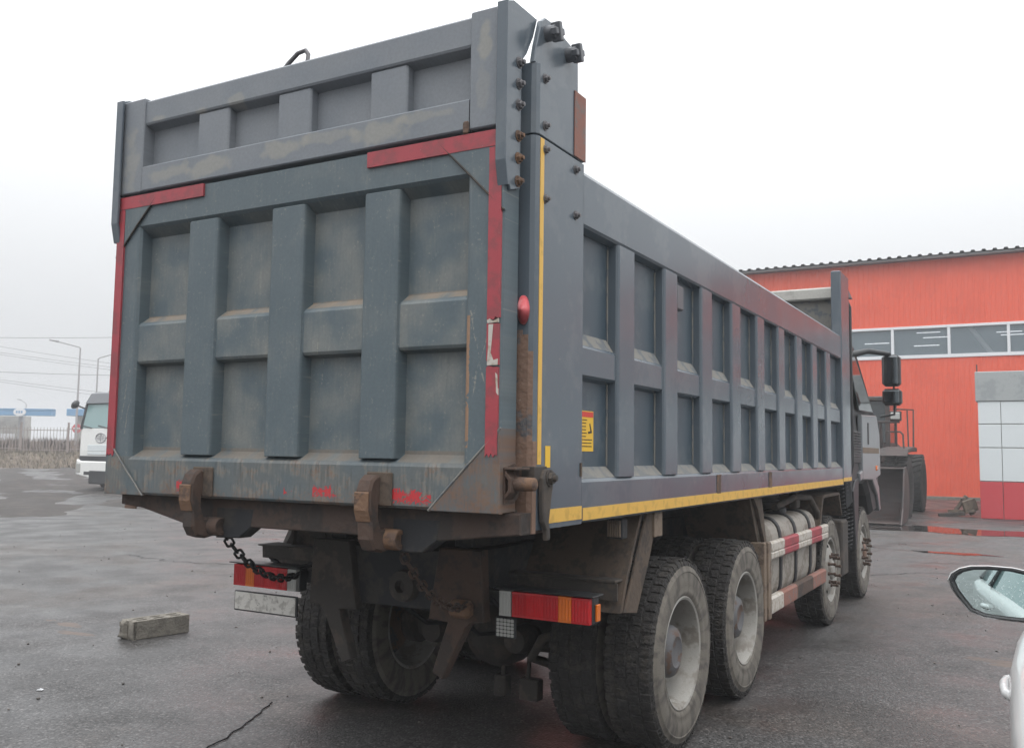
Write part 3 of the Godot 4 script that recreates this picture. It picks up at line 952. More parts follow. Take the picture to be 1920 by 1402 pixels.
	part(u, "hoop", b, M["bolt_steel"])
	b = mb()
	b.lohi(Vector3(-0.26, 3.531, -0.09), Vector3(0.14, 3.542, -0.03), 0.003)
	part(u, "hoop_plate", b, M["slate_paint"])
	b = mb()
	b.lohi(Vector3(0.99, 3.02, 0.004), Vector3(1.02, 3.075, 0.02), 0.008)
	part(u, "rusty_lug", b, M["rust_bright"])
	# latch claws below
	var claws := group_part(t, "tailgate_latch")
	for cx in [-0.5, 0.565]:
		b = mb()
		b.prism([Vector2(-0.01, 1.6), Vector2(0.03, 1.6), Vector2(0.062, 1.578), Vector2(0.08, 1.535), Vector2(0.082, 1.45), Vector2(0.066, 1.4), Vector2(0.062, 1.33), Vector2(0.035, 1.285), Vector2(-0.02, 1.27), Vector2(-0.12, 1.285), Vector2(-0.13, 1.36), Vector2(-0.01, 1.37), Vector2(0.012, 1.42), Vector2(0.012, 1.47), Vector2(-0.01, 1.48)], 0, cx - 0.04, cx + 0.04, 0.01)
		part(claws, "claw", b, M["rust"])
		b = mb()
		b.lohi(Vector3(cx - 0.035, 1.47, 0.001), Vector3(cx + 0.1, 1.612, 0.012), 0.004)
		part(claws, "wear_plate", b, M["muddy_steel"])
		b = mb()
		b.prism([Vector2(0.081, 1.53), Vector2(0.086, 1.525), Vector2(0.086, 1.452), Vector2(0.07, 1.405), Vector2(0.065, 1.405), Vector2(0.081, 1.452)], 0, cx - 0.038, cx + 0.036)
		part(claws, "worn_edge", b, M["rust_bright"])
		b = mb()
		b.xf = Transform3D(Basis(), Vector3(cx + 0.035, 1.325, -0.06))
		b.lathe([Vector2(-0.02, 0.0), Vector2(-0.02, 0.045), Vector2(0.06, 0.045), Vector2(0.066, 0.04), Vector2(0.066, 0.026), Vector2(0.06, 0.024), Vector2(0.058, 0.0)], 20)
		part(claws, "pin", b, M["rust_bright"] if cx > 0.0 else M["rust"])
		b = mb()
		b.prism([Vector2(cx + 0.045, 1.42), Vector2(cx + 0.3, 1.42), Vector2(cx + 0.28, 1.33), Vector2(cx + 0.2, 1.275), Vector2(cx + 0.045, 1.27)], 2, -0.16, -0.074, 0.006)
		part(claws, "claw_bracket", b, M["chassis_black"])
		# slack chain to the chassis
		var a := Vector3(cx + 0.06, 1.3, -0.1)
		var e := Vector3(-0.62, 1.0, -0.86) if cx < 0.0 else Vector3(0.5, 0.93, -0.86)
		var L := mb()
		var ring := []
		for i in 13:
			var w := TAU * i / 12.0
			ring.append(Vector3(signf(cos(w)) * 0.014 + cos(w) * 0.016, sin(w) * 0.019, 0.0))
		L.tube(ring, 0.007, 6)
		var lm := L.mesh()
		var nl := 17
		for i in nl:
			var f := (i + 0.5) / nl
			var p := a.lerp(e, f) + Vector3(0, -0.1 * 4.0 * f * (1.0 - f), 0)
			var dir := ((e - a) / nl + Vector3(0, -0.4 * (1.0 - 2.0 * f) / nl, 0)).normalized()
			var bs := Basis(dir, dir.cross(Vector3.FORWARD).normalized(), Vector3.ZERO)
			bs.z = bs.x.cross(bs.y).normalized()
			bs = bs * Basis(Vector3.RIGHT, (PI / 2 if i % 2 else 0.0) + 0.4)
			put(claws, "chain_link", lm, M["rust"] if cx > 0.0 else M["chassis_black"], Transform3D(bs, p))

func build_body(t: Node3D) -> void:
	var g := group_part(t, "dump_body")
	var S: Material = M["slate_paint"]
	var zf := -7.7
	var b: MB
	# floor, side sheets, head board
	b = mb()
	b.lohi(Vector3(-1.18, 1.42, zf + 0.02), Vector3(1.18, 1.47, -0.13))
	part(g, "floor", b, M["grimy_steel"])
	for s in [-1.0, 1.0]:
		b = mb()
		b.lohi(Vector3(s * 1.15, 1.47, zf + 0.05), Vector3(s * 1.19, 3.0, -0.18))
		part(g, "side_sheet", b, M["slate_panel"])
		b = mb()
		b.prism([Vector2(s * 1.12, 2.73), Vector2(s * 1.2, 2.735), Vector2(s * 1.24, 2.745), Vector2(s * 1.25, 2.757), Vector2(s * 1.25, 2.985), Vector2(s * 1.24, 3.003), Vector2(s * 1.225, 3.01), Vector2(s * 1.12, 3.01)], 2, zf + 0.5, -0.62)
		part(g, "top_rail", b, S)
		b = mb()
		b.prism([Vector2(s * 1.14, 1.39), Vector2(s * 1.24, 1.39), Vector2(s * 1.25, 1.4), Vector2(s * 1.25, 1.572), Vector2(s * 1.24, 1.588), Vector2(s * 1.14, 1.588)], 2, zf + 0.5, -0.624)
		part(g, "bottom_rail", b, S)
		var zs := [-0.62]
		for i in 9: zs.append(-1.033 - 0.6624 * i)
		zs.append(-7.14)
		for i in 10:
			var za: float = zs[i] - (0.0 if i == 0 else 0.225)
			var zb: float = zs[i + 1]
			b = mb()
			b.prism([Vector2(s * 1.18, 2.035), Vector2(s * 1.225, 2.05), Vector2(s * 1.238, 2.062), Vector2(s * 1.238, 2.185), Vector2(s * 1.228, 2.2), Vector2(s * 1.18, 2.2)], 2, zb, za)
			part(g, "mid_rail", b, S)
			# sloping ledges that shed the load, dusted
			b = mb()
			b.prism([Vector2(s * 1.185, 2.201), Vector2(s * 1.226, 2.201), Vector2(s * 1.19, 2.262), Vector2(s * 1.185, 2.262)], 2, zb + 0.004, za - 0.004)
			part(g, "mid_ledge", b, M["ledge_dust"])
			b = mb()
			b.prism([Vector2(s * 1.185, 1.589), Vector2(s * 1.238, 1.589), Vector2(s * 1.19, 1.64), Vector2(s * 1.185, 1.64)], 2, zb + 0.004, za - 0.004)
			part(g, "bottom_ledge", b, M["ledge_dust"])
		for i in 9:
			var z0: float = -1.033 - 0.6624 * i
			var z1 := z0 - 0.225
			b = mb()
			b.prism([Vector2(s * 1.18, z0), Vector2(s * 1.236, z0), Vector2(s * 1.246, z0 - 0.005), Vector2(s * 1.252, z0 - 0.016), Vector2(s * 1.252, z1 + 0.016), Vector2(s * 1.246, z1 + 0.005), Vector2(s * 1.236, z1), Vector2(s * 1.18, z1)], 1, 1.59, 2.742)
			part(g, "side_column", b, S)
			b = mb()
			b.tube([Vector3(s * 1.193, 1.64, z0 + 0.005), Vector3(s * 1.193, 2.72, z0 + 0.005)], 0.005, 5)
			part(g, "weld_seam", b, M["ledge_dust"])
		# rear corner post: rounded box, then its upper half
		for yy in [[1.386, 3.036], [3.042, 3.352]]:
			b = mb()
			b.prism([Vector2(s * 1.13, -0.155), Vector2(s * 1.222, -0.155), Vector2(s * 1.242, -0.163), Vector2(s * 1.25, -0.182), Vector2(s * 1.25, -0.622), Vector2(s * 1.13, -0.622)], 1, yy[0], yy[1], 0.003)
			part(g, "corner_post", b, S)
		b = mb()
		var edge := [Vector2(1.135, -0.155), Vector2(1.165, -0.155), Vector2(1.195, -0.155), Vector2(1.222, -0.155), Vector2(1.242, -0.163), Vector2(1.25, -0.182)]
		for i in 5:
			var p: Vector2 = edge[i]
			var q: Vector2 = edge[i + 1]
			var o := Vector2((q - p).y, -(q - p).x).normalized() * -0.0018
			b.prism([Vector2(s * p.x, p.y), Vector2(s * q.x, q.y), Vector2(s * (q.x + o.x), q.y + o.y), Vector2(s * (p.x + o.x), p.y + o.y)], 1, 1.375, [2.16, 2.21, 2.19, 2.12, 1.75][i])
		part(g, "rusty_post_face", b, M["post_rust"])
		b = mb()
		b.lohi(Vector3(s * 1.25, 3.044, -0.512), Vector3(s * 1.256, 3.35, -0.63), 0.002)
		part(g, "primed_flange", b, M["primer"])
		# hinge ear on top
		b = mb()
		b.prism([Vector2(-0.15, 3.35), Vector2(-0.17, 3.43), Vector2(-0.215, 3.555), Vector2(-0.25, 3.583), Vector2(-0.31, 3.588), Vector2(-0.4, 3.575), Vector2(-0.56, 3.553), Vector2(-0.582, 3.53), Vector2(-0.585, 3.35)], 0, s * 1.212, s * 1.236, 0.004)
		part(g, "hinge_ear", b, S)
		for q in [[3.515, -0.265], [3.5, -0.47]]:
			b = mb()
			b.xf = Transform3D(Basis() if s > 0.0 else Basis(Vector3.UP, PI), Vector3(s * 1.236, q[0], q[1]))
			b.lathe([Vector2(0.0, 0.034), Vector2(0.05, 0.034), Vector2(0.055, 0.028), Vector2(0.055, 0.0)], 18)
			b.xf = b.xf * Transform3D(Basis(Vector3.RIGHT, 0.3), Vector3(0.04, 0, 0))
			b.box(Vector3(0.01, 0, 0), Vector3(0.045, 0.082, 0.03), 0.004)
			b.box(Vector3(0.012, 0, 0), Vector3(0.03, 0.03, 0.088), 0.004)
			part(g, "hinge_pin", b, M["dark_grey_paint"])
		# front post and head board corner
		b = mb()
		b.lohi(Vector3(s * 1.15, 1.42, zf), Vector3(s * 1.256, 3.72, -7.2), 0.012)
		part(g, "front_post", b, S)
	b = mb()
	b.lohi(Vector3(-1.15, 1.47, zf + 0.02), Vector3(1.15, 3.52, zf + 0.07), 0.01)
	part(g, "head_board", b, M["ledge_dust"])
	b = mb()
	b.lohi(Vector3(-1.15, 3.47, zf + 0.0), Vector3(1.15, 3.61, zf + 0.14), 0.02)
	part(g, "head_rail", b, M["pale_concrete"])
	b = mb()
	b.prism([Vector2(zf, 3.5), Vector2(zf - 0.3, 3.52), Vector2(zf, 3.6)], 0, 1.16, 1.25, 0.004)
	part(g, "head_tab", b, M["dark_grey_paint"])
	# bolts through the corner post
	var bolt := hex_bolt(0.016, 0.016)
	for q in [[3.297, -0.225], [3.092, -0.229], [2.988, -0.232], [2.776, -0.237], [2.985, -0.532], [2.774, -0.536]]:
		put(g, "post_bolt", bolt, M["bolt_steel"], Transform3D(Basis(Vector3.RIGHT, q[0]), Vector3(1.25, q[0], q[1])))
	# yellow reflective stripes
	b = mb()
	b.lohi(Vector3(1.2495, 1.655, -0.222), Vector3(1.2525, 3.03, -0.19))
	part(g, "yellow_stripe", b, M["stripe_yellow"])
	b = mb()
	b.lohi(Vector3(1.2495, 1.41, -0.62), Vector3(1.2525, 1.468, -0.29))
	part(g, "yellow_stripe", b, M["stripe_yellow"])
	b = mb()
	b.lohi(Vector3(1.2495, 1.402, -7.2), Vector3(1.2525, 1.458, -0.635))
	part(g, "yellow_stripe", b, M["stripe_yellow"])
	b = mb()
	b.lohi(Vector3(1.2555, 1.43, -7.69), Vector3(1.2585, 1.47, -7.2))
	part(g, "yellow_stripe", b, M["stripe_yellow"])
	b = mb()
	b.lohi(Vector3(1.249, 1.642, -0.262), Vector3(1.252, 1.732, -0.306))
	part(g, "yellow_label", b, M["sticker_yellow"])
	# warning sticker on the first bay
	var sk := group_part(t, "warning_sticker")
	var sx := 1.1905
	b = mb()
	b.lohi(Vector3(sx, 1.712, -0.872), Vector3(sx + 0.002, 1.902, -0.71))
	part(sk, "sheet", b, M["sticker_yellow"])
	b = mb()
	b.lohi(Vector3(sx + 0.001, 1.873, -0.868), Vector3(sx + 0.003, 1.898, -0.714))
	part(sk, "header", b, M["sticker_red"])
	b = mb()
	for i in 9:
		var z := -0.72
		var y := 1.862 - i * 0.0155
		while z > -0.79 - (0.06 if i > 5 else 0.0):
			var l := rng.randf_range(0.004, 0.012)
			b.lohi(Vector3(sx + 0.001, y - 0.005, z - l), Vector3(sx + 0.0028, y, z))
			z -= l + 0.003
	part(sk, "print_lines", b, M["sticker_ink"])
	b = mb()
	b.prism([Vector2(-0.855, 1.8), Vector2(-0.812, 1.795), Vector2(-0.812, 1.805), Vector2(-0.838, 1.808), Vector2(-0.826, 1.842), Vector2(-0.834, 1.845), Vector2(-0.85, 1.812)], 0, sx + 0.001, sx + 0.0032)
	part(sk, "tipping_truck_pictogram", b, M["sticker_ink"])
	# faded oval side reflector on the post
	b = mb()
	b.xf = Transform3D(Basis(Vector3.UP, -PI / 2) * Basis.from_scale(Vector3(0.25, 1.0, 0.42)), Vector3(1.2, 2.292, -0.151))
	b.lathe([Vector2(-0.02, 0.062), Vector2(0.04, 0.06), Vector2(0.07, 0.045), Vector2(0.085, 0.02), Vector2(0.088, 0.0)], 24)
	part(g, "oval_reflector", b, M["reflector_faded"])
	# latch at the foot of the post
	var l := group_part(t, "body_latch")
	b = mb()
	b.prism([Vector2(-0.02, 1.64), Vector2(-0.1, 1.66), Vector2(-0.14, 1.63), Vector2(-0.14, 1.53), Vector2(-0.1, 1.5), Vector2(-0.02, 1.5)], 0, 1.188, 1.196)
	b.lohi(Vector3(1.19, 1.634, -0.14), Vector3(1.245, 1.644, -0.02), 0.002)
	b.prism([Vector2(1.19, 1.51), Vector2(1.222, 1.545), Vector2(1.222, 1.6), Vector2(1.19, 1.64), Vector2(1.19, 1.62), Vector2(1.21, 1.592), Vector2(1.21, 1.553), Vector2(1.19, 1.53)], 2, -0.09, -0.02, 0.002)
	part(l, "bracket", b, M["rust"])
	b = mb()
	b.xf = Transform3D(Basis(), Vector3(1.2, 1.578, -0.07))
	b.lathe([Vector2(0.0, 0.03), Vector2(0.105, 0.026), Vector2(0.11, 0.02), Vector2(0.11, 0.0)], 16)
	part(l, "pin", b, M["rust_bright"])
	b = mb()
	b.lohi(Vector3(1.2, 1.585, -0.148), Vector3(1.262, 1.648, -0.26), 0.003)
	part(l, "guard", b, M["grimy_steel"])
	b = mb()
	b.prism([Vector2(-0.19, 1.6), Vector2(-0.215, 1.634), Vector2(-0.25, 1.636), Vector2(-0.28, 1.605), Vector2(-0.282, 1.56), Vector2(-0.262, 1.48), Vector2(-0.25, 1.42), Vector2(-0.262, 1.38), Vector2(-0.262, 1.345), Vector2(-0.235, 1.345), Vector2(-0.228, 1.385), Vector2(-0.2, 1.42), Vector2(-0.192, 1.5)], 0, 1.256, 1.28, 0.005)
	part(l, "lever", b, M["grimy_steel"])
	put(l, "bolt", hex_bolt(0.026, 0.02), M["grimy_steel"], Transform3D(Basis(), Vector3(1.28, 1.6, -0.25)))
	b = mb()
	b.lohi(Vector3(1.25, 1.6, -0.615), Vector3(1.256, 1.66, -0.6))
	part(l, "catch_plate", b, M["muddy_steel"])
	# rear sill beam below the tailgate
	b = mb()
	b.prism([Vector2(-1.16, 1.46), Vector2(-1.16, 1.405), Vector2(-1.0, 1.392), Vector2(-0.7, 1.33), Vector2(0.86, 1.33), Vector2(1.03, 1.35), Vector2(1.24, 1.374), Vector2(1.24, 1.46)], 2, -0.3, -0.075, 0.006)
	part(g, "rear_beam", b, M["dark_rust"])
	# cross members and long sills under the floor
	for s in [-1.0, 1.0]:
		b = mb()
		b.lohi(Vector3(s * 0.36, 1.2, -7.6), Vector3(s * 0.48, 1.42, -0.95), 0.01)
		part(g, "floor_sill", b, M["chassis_black"])
	for i in 12:
		b = mb()
		b.lohi(Vector3(-0.34, 1.33, -0.62 - i * 0.6), Vector3(0.6, 1.416, -0.54 - i * 0.6), 0.008)
		part(g, "floor_bearer", b, M["chassis_black"])
	# stowage: two riveted rust patches on the bottom rail
	for z in [-2.66, -4.0]:
		b = mb()
		b.lohi(Vector3(1.25, 1.455, z - 0.085), Vector3(1.2545, 1.575, z), 0.001)
		part(g, "rust_patch", b, M["rust_bright"])
	# lamp hood hanging under the top rail
	b = mb()
	b.lohi(Vector3(1.19, 2.55, -2.07), Vector3(1.235, 2.7, -1.95), 0.01)
	part(g, "lamp_hood", b, M["dark_grey_paint"])

func tail_lamp(t: Node3D, x0: float, x1: float, outer_right: bool) -> void:
	var g := group_part(t, "tail_lamp")
	var b := mb()
	var z := -0.9
	b.lohi(Vector3(x0 - 0.005, 0.888, z - 0.07), Vector3(x1 + 0.005, 1.022, z), 0.008)
	part(g, "housing", b, M["black_plastic"])
	var w := x1 - x0
	var cut := [[0.0, 0.135, "lens_clear"], [0.145, 0.3, "lens_red"], [0.3, 0.5, "lens_red_bright"], [0.5, 0.66, "lens_red"], [0.66, 0.8, "lens_amber"], [0.8, 0.995, "lens_red"]]
	for c in cut:
		var a: float = x0 + w * c[0]
		var e: float = x0 + w * c[1]
		if not outer_right:
			var k := x1 - (a - x0)
			a = x1 - (e - x0)
			e = k
		b = mb()
		b.lohi(Vector3(a, 0.893, z - 0.03), Vector3(e, 1.016, z + 0.024), 0.0015)
		# prism ribs moulded into the lens
		var nr := int((e - a) / 0.014)
		for i in nr:
			var xx := a + (i + 0.5) * (e - a) / nr
			b.prism([Vector2(xx - 0.006, z + 0.0235), Vector2(xx + 0.006, z + 0.0235), Vector2(xx, z + 0.028)], 1, 0.905, 1.004)
		part(g, "lens", b, M[c[2]])
	b = mb()
	b.lohi(Vector3(x0 - 0.03, 1.022, z - 0.09), Vector3(x1 + 0.02, 1.03, z + 0.035), 0.003)
	part(g, "hood", b, M["black_plastic"])
	b = mb()
	var xe := x1 + 0.012 if outer_right else x0 - 0.012
	b.lohi(Vector3(xe - 0.006, 0.905, z - 0.06), Vector3(xe + 0.006, 0.985, z - 0.02), 0.003)
	part(g, "side_marker", b, M["lens_amber"])

func build_chassis(t: Node3D) -> void:
	var g := group_part(t, "chassis")
	var K: Material = M["chassis_black"]
	var b: MB
	for s in [-1.0, 1.0]:
		b = mb()
		b.lohi(Vector3(s * 0.36, 0.88, -9.6), Vector3(s * 0.45, 1.18, -0.95), 0.008)
		part(g, "frame_rail", b, K)
		# hanger plates at the end of the frame, with a long tapered tongue
		b = mb()
		b.prism([Vector2(s * 0.3, 1.2), Vector2(s * 0.56, 1.2), Vector2(s * 0.58, 0.84), Vector2(s * 0.5, 0.83), Vector2(s * 0.47, 0.8), Vector2(s * 0.33, 0.53), Vector2(s * 0.27, 0.56), Vector2(s * 0.36, 0.82), Vector2(s * 0.24, 0.83)], 2, -0.97, -0.9, 0.006)
		part(g, "hanger_plate", b, M["rust"] if s > 0.0 else M["grimy_steel"])
		# lamp carrier
		b = mb()
		b.lohi(Vector3(s * 0.45, 0.93, -1.03), Vector3(s * 1.15, 1.0, -0.98), 0.006)
		part(g, "lamp_bracket", b, K)
		# mud guard hanging behind the rear wheels: slanted sheet with a side flange
		b = mb()
		b.prism([Vector2(-1.53, 1.39), Vector2(-1.5, 1.39), Vector2(-1.3, 1.07), Vector2(-1.22, 0.9), Vector2(-1.25, 0.9), Vector2(-1.33, 1.07)], 0, s * 0.6, s * 1.19, 0.003)
		part(g, "mud_guard", b, M["muddy_steel"] if s > 0.0 else M["grimy_steel"])
		b = mb()
		b.prism([Vector2(-1.56, 1.385), Vector2(-1.74, 1.385), Vector2(-1.6, 1.14), Vector2(-1.42, 0.875), Vector2(-1.25, 0.9), Vector2(-1.36, 1.06)], 0, s * 1.185, s * 1.2, 0.003)
		part(g, "guard_flange", b, M["muddy_steel"])
		b = mb()
		b.lohi(Vector3(s * 0.55, 1.05, -1.31), Vector3(s * 1.17, 1.065, -1.2), 0.003)
		b.lohi(Vector3(s * 0.6, 0.96, -1.215), Vector3(s * 1.18, 1.05, -1.205), 0.003)
		part(g, "guard_ledge", b, M["grimy_steel"])
		b = mb()
		b.lohi(Vector3(s * 1.15, 1.25, -1.64), Vector3(s * 1.215, 1.388, -1.76), 0.004)
		part(g, "guard_clip", b, M["wood_beige"])
		for z in [-2.12, -3.47]:
			# leaf spring pack
			for i in 7:
				b = mb()
				var L := 0.75 - i * 0.07
				b.lohi(Vector3(s * 0.42, 0.72 - i * 0.022, -2.795 - L), Vector3(s * 0.52, 0.738 - i * 0.022, -2.795 + L), 0.003)
				if z > -3.0: part(g, "spring_leaf", b, M["grimy_steel"])
			b = mb()
			b.xf = Transform3D(Basis(), Vector3(s * 0.42, 0.545, z))
			b.lathe([Vector2(-0.2, 0.1), Vector2(0.2, 0.09), Vector2(0.22, 0.14), Vector2(0.3, 0.14), Vector2(0.3, 0.0)] if s > 0.0 else [Vector2(-0.3, 0.0), Vector2(-0.3, 0.14), Vector2(-0.22, 0.14), Vector2(-0.2, 0.09), Vector2(0.2, 0.1)], 20)
			part(g, "axle_tube", b, M["grimy_steel"])
			# brake chamber
			b = mb()
			b.xf = Transform3D(Basis(Vector3.UP, PI / 2), Vector3(s * 0.3, 0.58, z + 0.28))
			b.lathe([Vector2(-0.12, 0.0), Vector2(-0.12, 0.07), Vector2(-0.05, 0.085), Vector2(0.05, 0.085), Vector2(0.12, 0.06), Vector2(0.12, 0.0)], 18)
			part(g, "brake_chamber", b, M["grimy_steel"])
	for z in [-1.02, -2.4, -4.2, -6.0, -7.6]:
		b = mb()
		b.lohi(Vector3(-0.36, 0.92, z - 0.05), Vector3(0.36, 1.14, z), 0.01)
		part(g, "cross_member", b, K)
	for z in [-2.12, -3.47]:
		b = mb()
		b.xf = Transform3D(Basis(Vector3.UP, PI / 2), Vector3(0, 0.545, z))
		b.lathe([Vector2(-0.27, 0.0), Vector2(-0.26, 0.07), Vector2(-0.2, 0.16), Vector2(-0.08, 0.21), Vector2(0.08, 0.21), Vector2(0.2, 0.15), Vector2(0.26, 0.07), Vector2(0.27, 0.0)], 24)
		part(g, "differential", b, M["grimy_steel"])
	b = mb()
	b.tube([Vector3(0, 0.56, -3.4), Vector3(0, 0.75, -6.4)], 0.06, 14)
	part(g, "drive_shaft", b, M["grimy_steel"])
	for z in [-6.72, -8.81]:
		b = mb()
		b.lohi(Vector3(-0.95, 0.44, z - 0.06), Vector3(0.95, 0.56, z + 0.06), 0.02)
		part(g, "front_axle", b, K)
	# tow eye and rear cross plate
	b = mb()
	b.lohi(Vector3(-0.4, 0.86, -0.99), Vector3(0.4, 1.18, -0.95), 0.01)
	part(g, "rear_plate", b, K)
	b = mb()
	b.xf = Transform3D(Basis(Vector3.UP, -PI / 2), Vector3(0.06, 0.98, -0.95))
	b.lathe([Vector2(0.0, 0.09), Vector2(0.05, 0.08), Vector2(0.06, 0.035), Vector2(0.02, 0.03), Vector2(0.02, 0.0)], 18)
	part(g, "tow_coupling", b, M["grimy_steel"])
	b = mb()
	b.lohi(Vector3(0.4, 0.86, -0.9), Vector3(0.53, 0.95, -0.83), 0.02)
	part(g, "hook_block", b, M["rust_bright"])
	# spring clamp blocks low between the wheels
	for x in [0.055, 0.235]:
		b = mb()
		b.lohi(Vector3(x - 0.045, 0.17, -2.06), Vector3(x + (0.04 if x < 0.1 else 0.09), 0.3, -1.98), 0.008)
		part(g, "clamp_block", b, M["grimy_steel"])
		b = mb()
		b.tube([Vector3(x, 0.29, -2.02), Vector3(x, 0.56, -2.06)], 0.015, 8)
		part(g, "clamp_rod", b, M["grimy_steel"])
	b = mb()
	b.tube([Vector3(0.75, 0.7, -1.75), Vector3(0.5, 0.62, -1.7), Vector3(0.42, 0.5, -1.72), Vector3(0.55, 0.42, -1.9)], 0.03, 10)
	part(g, "torque_arm", b, M["grimy_steel"])
	for q in [[[-0.5, 1.15, -0.98], [-0.75, 1.02, -0.95], [-0.95, 1.06, -0.97]], [[0.5, 1.1, -1.0], [0.62, 0.92, -0.97], [0.72, 1.0, -1.0]], [[0.2, 1.1, -1.05], [0.1, 0.7, -1.4], [0.25, 0.6, -1.95]], [[-0.25, 1.05, -1.1], [-0.3, 0.72, -1.5], [-0.2, 0.6, -1.95]]]:
		b = mb()
		var c := Curve3D.new()
		for p in q: c.add_point(Vector3(p[0], p[1], p[2]))
		b.tube([Vector3(q[0][0], q[0][1], q[0][2]), Vector3(q[0][0], q[0][1], q[0][2]).lerp(Vector3(q[1][0], q[1][1], q[1][2]), 0.6) + Vector3(0, -0.04, 0), Vector3(q[1][0], q[1][1], q[1][2]).lerp(Vector3(q[2][0], q[2][1], q[2][2]), 0.3) + Vector3(0, -0.04, 0), Vector3(q[2][0], q[2][1], q[2][2])], 0.014, 7)
		part(g, "air_hose", b, M["matt_black"])
	tail_lamp(t, 0.682, 1.18, true)
	tail_lamp(t, -1.155, -0.66, false)
	# square reflector panel under the right lamp, amber grille lamp under the body
	var r := group_part(t, "square_reflector")
	b = mb()
	b.lohi(Vector3(0.645, 0.778, -0.925), Vector3(0.76, 0.882, -0.905), 0.006)
	part(r, "frame", b, M["black_plastic"])
	for i in 5:
		for j in 5:
			b = mb()
			b.lohi(Vector3(0.653 + i * 0.0203, 0.786 + j * 0.018, -0.91), Vector3(0.671 + i * 0.0203, 0.802 + j * 0.018, -0.9), 0.003)
			part(r, "cell", b, M["lens_clear"])
	var ml := group_part(t, "side_marker_lamp")
	b = mb()
	b.lohi(Vector3(1.12, 1.272, -1.27), Vector3(1.208, 1.375, -1.2), 0.006)
	part(ml, "housing", b, M["chassis_black"])
	for i in 6:
		b = mb()
		b.lohi(Vector3(1.128 + i * 0.0125, 1.282, -1.202), Vector3(1.136 + i * 0.0125, 1.365, -1.19), 0.002)
		part(ml, "bar", b, M["wood_beige"])
	# number plate with its frame: print worn to blurs
	var np := group_part(t, "number_plate")
	b = mb()
	b.lohi(Vector3(-1.15, 0.745, -0.9), Vector3(-0.655, 0.862, -0.885), 0.004)
	part(np, "frame", b, M["black_plastic"])
	b = mb()
	b.lohi(Vector3(-1.14, 0.753, -0.887), Vector3(-0.665, 0.855, -0.88), 0.003)
	var pm := mat("plate_white", Color.WHITE, 0.5)
	pm.albedo_texture = mottle(128, 95, Vector3(0.6, 0.58, 0.54), Vector3(0.4, 0.38, 0.35), 0.5, Vector3(0.1, 0.09, 0.09), 0.3, 0.05, 0.05)
	triplanar(pm, 0.35)
	part(np, "plate", b, pm)
	# work lamp tray above the left lamp
	b = mb()
	b.prism([Vector2(-1.02, 1.135), Vector2(-0.5, 1.135), Vector2(-0.5, 1.06), Vector2(-0.98, 1.06), Vector2(-0.985, 1.125), Vector2(-1.02, 1.128)], 2, -1.1, -0.93, 0.004)
	b.prism([Vector2(-0.93, 1.13), Vector2(-0.84, 1.27), Vector2(-0.66, 1.27), Vector2(-0.58, 1.13)], 2, -1.08, -1.07, 0.002)
	b.lohi(Vector3(-0.85, 1.13, -1.06), Vector3(-0.83, 1.3, -1.03), 0.003)
	part(g, "lamp_tray", b, M["grimy_steel"])
	# fuel tank with straps, left of it an air reservoir
	var k := group_part(t, "fuel_tank")
	b = mb()
	var pts := []
	for i in 32:
		var a := TAU * i / 32.0
		var e := 0.28
		pts.append(Vector2(0.93 + signf(cos(a)) * pow(absf(cos(a)), e * 1.6) * 0.27, 0.86 + signf(sin(a)) * pow(absf(sin(a)), e * 1.6) * 0.33))
	b.prism(pts, 2, -6.02, -4.22, 0.03)
	part(k, "shell", b, M["tank_metal"])
	for z in [-4.55, -5.1, -5.7]:
		b = mb()
		var ring := []
		for i in 33:
			var p: Vector2 = pts[i % 32]
			ring.append(Vector3(0.93 + (p.x - 0.93) * 1.02, 0.86 + (p.y - 0.86) * 1.02, z))
		for o in [-0.02, 0.0, 0.02]:
			var r2 := []
			for p in ring: r2.append(p + Vector3(0, 0, o))
			b.tube(r2, 0.011, 6)
		part(k, "strap", b, M["black_plastic"])
	b = mb()
	b.xf = Transform3D(Basis(Vector3.BACK, PI / 2), Vector3(1.02, 1.18, -5.3))
	b.lathe([Vector2(0.0, 0.06), Vector2(0.05, 0.06), Vector2(0.06, 0.05), Vector2(0.06, 0.0)], 18)
	part(k, "filler_cap", b, M["black_plastic"])
	# side guard: two boards with red and white markings on a post
	var sg := group_part(t, "side_guard")
	b = mb()
	b.lohi(Vector3(1.12, 0.45, -3.98), Vector3(1.235, 1.04, -3.92), 0.008)
	b.lohi(Vector3(1.2, 0.46, -4.06), Vector3(1.25, 1.04, -3.98), 0.006)
	part(sg, "post", b, M["wood_beige"])
	var seg := [[-4.07, -4.5, 0], [-4.5, -5.02, 1], [-5.02, -5.55, 0], [-5.55, -6.02, 1], [-6.02, -6.33, 0]]
	for q in seg:
		b = mb()
		b.prism([Vector2(1.215, 0.895), Vector2(1.24, 0.895), Vector2(1.252, 0.91), Vector2(1.252, 0.945), Vector2(1.244, 0.955), Vector2(1.252, 0.965), Vector2(1.252, 1.02), Vector2(1.24, 1.035), Vector2(1.215, 1.035)], 2, q[1], q[0])
		part(sg, "marker_board", b, M["tape_red"] if q[2] == 1 else M["tape_white"])
	for q in [[-4.07, -4.45, "tape_white"], [-4.45, -4.95, "primer"], [-4.95, -5.6, "rust"], [-5.6, -6.2, "primer"]]:
		b = mb()
		b.prism([Vector2(1.2, 0.49), Vector2(1.246, 0.49), Vector2(1.25, 0.5), Vector2(1.25, 0.6), Vector2(1.236, 0.615), Vector2(1.2, 0.615)], 2, q[1], q[0])
		part(sg, "lower_board", b, M[q[2]])
	# brackets and arched front mud guard
	b = mb()
	b.prism([Vector2(-3.74, 1.39), Vector2(-3.98, 1.39), Vector2(-4.12, 1.03), Vector2(-4.06, 1.03), Vector2(-3.86, 1.3)], 0, 1.17, 1.2, 0.003)
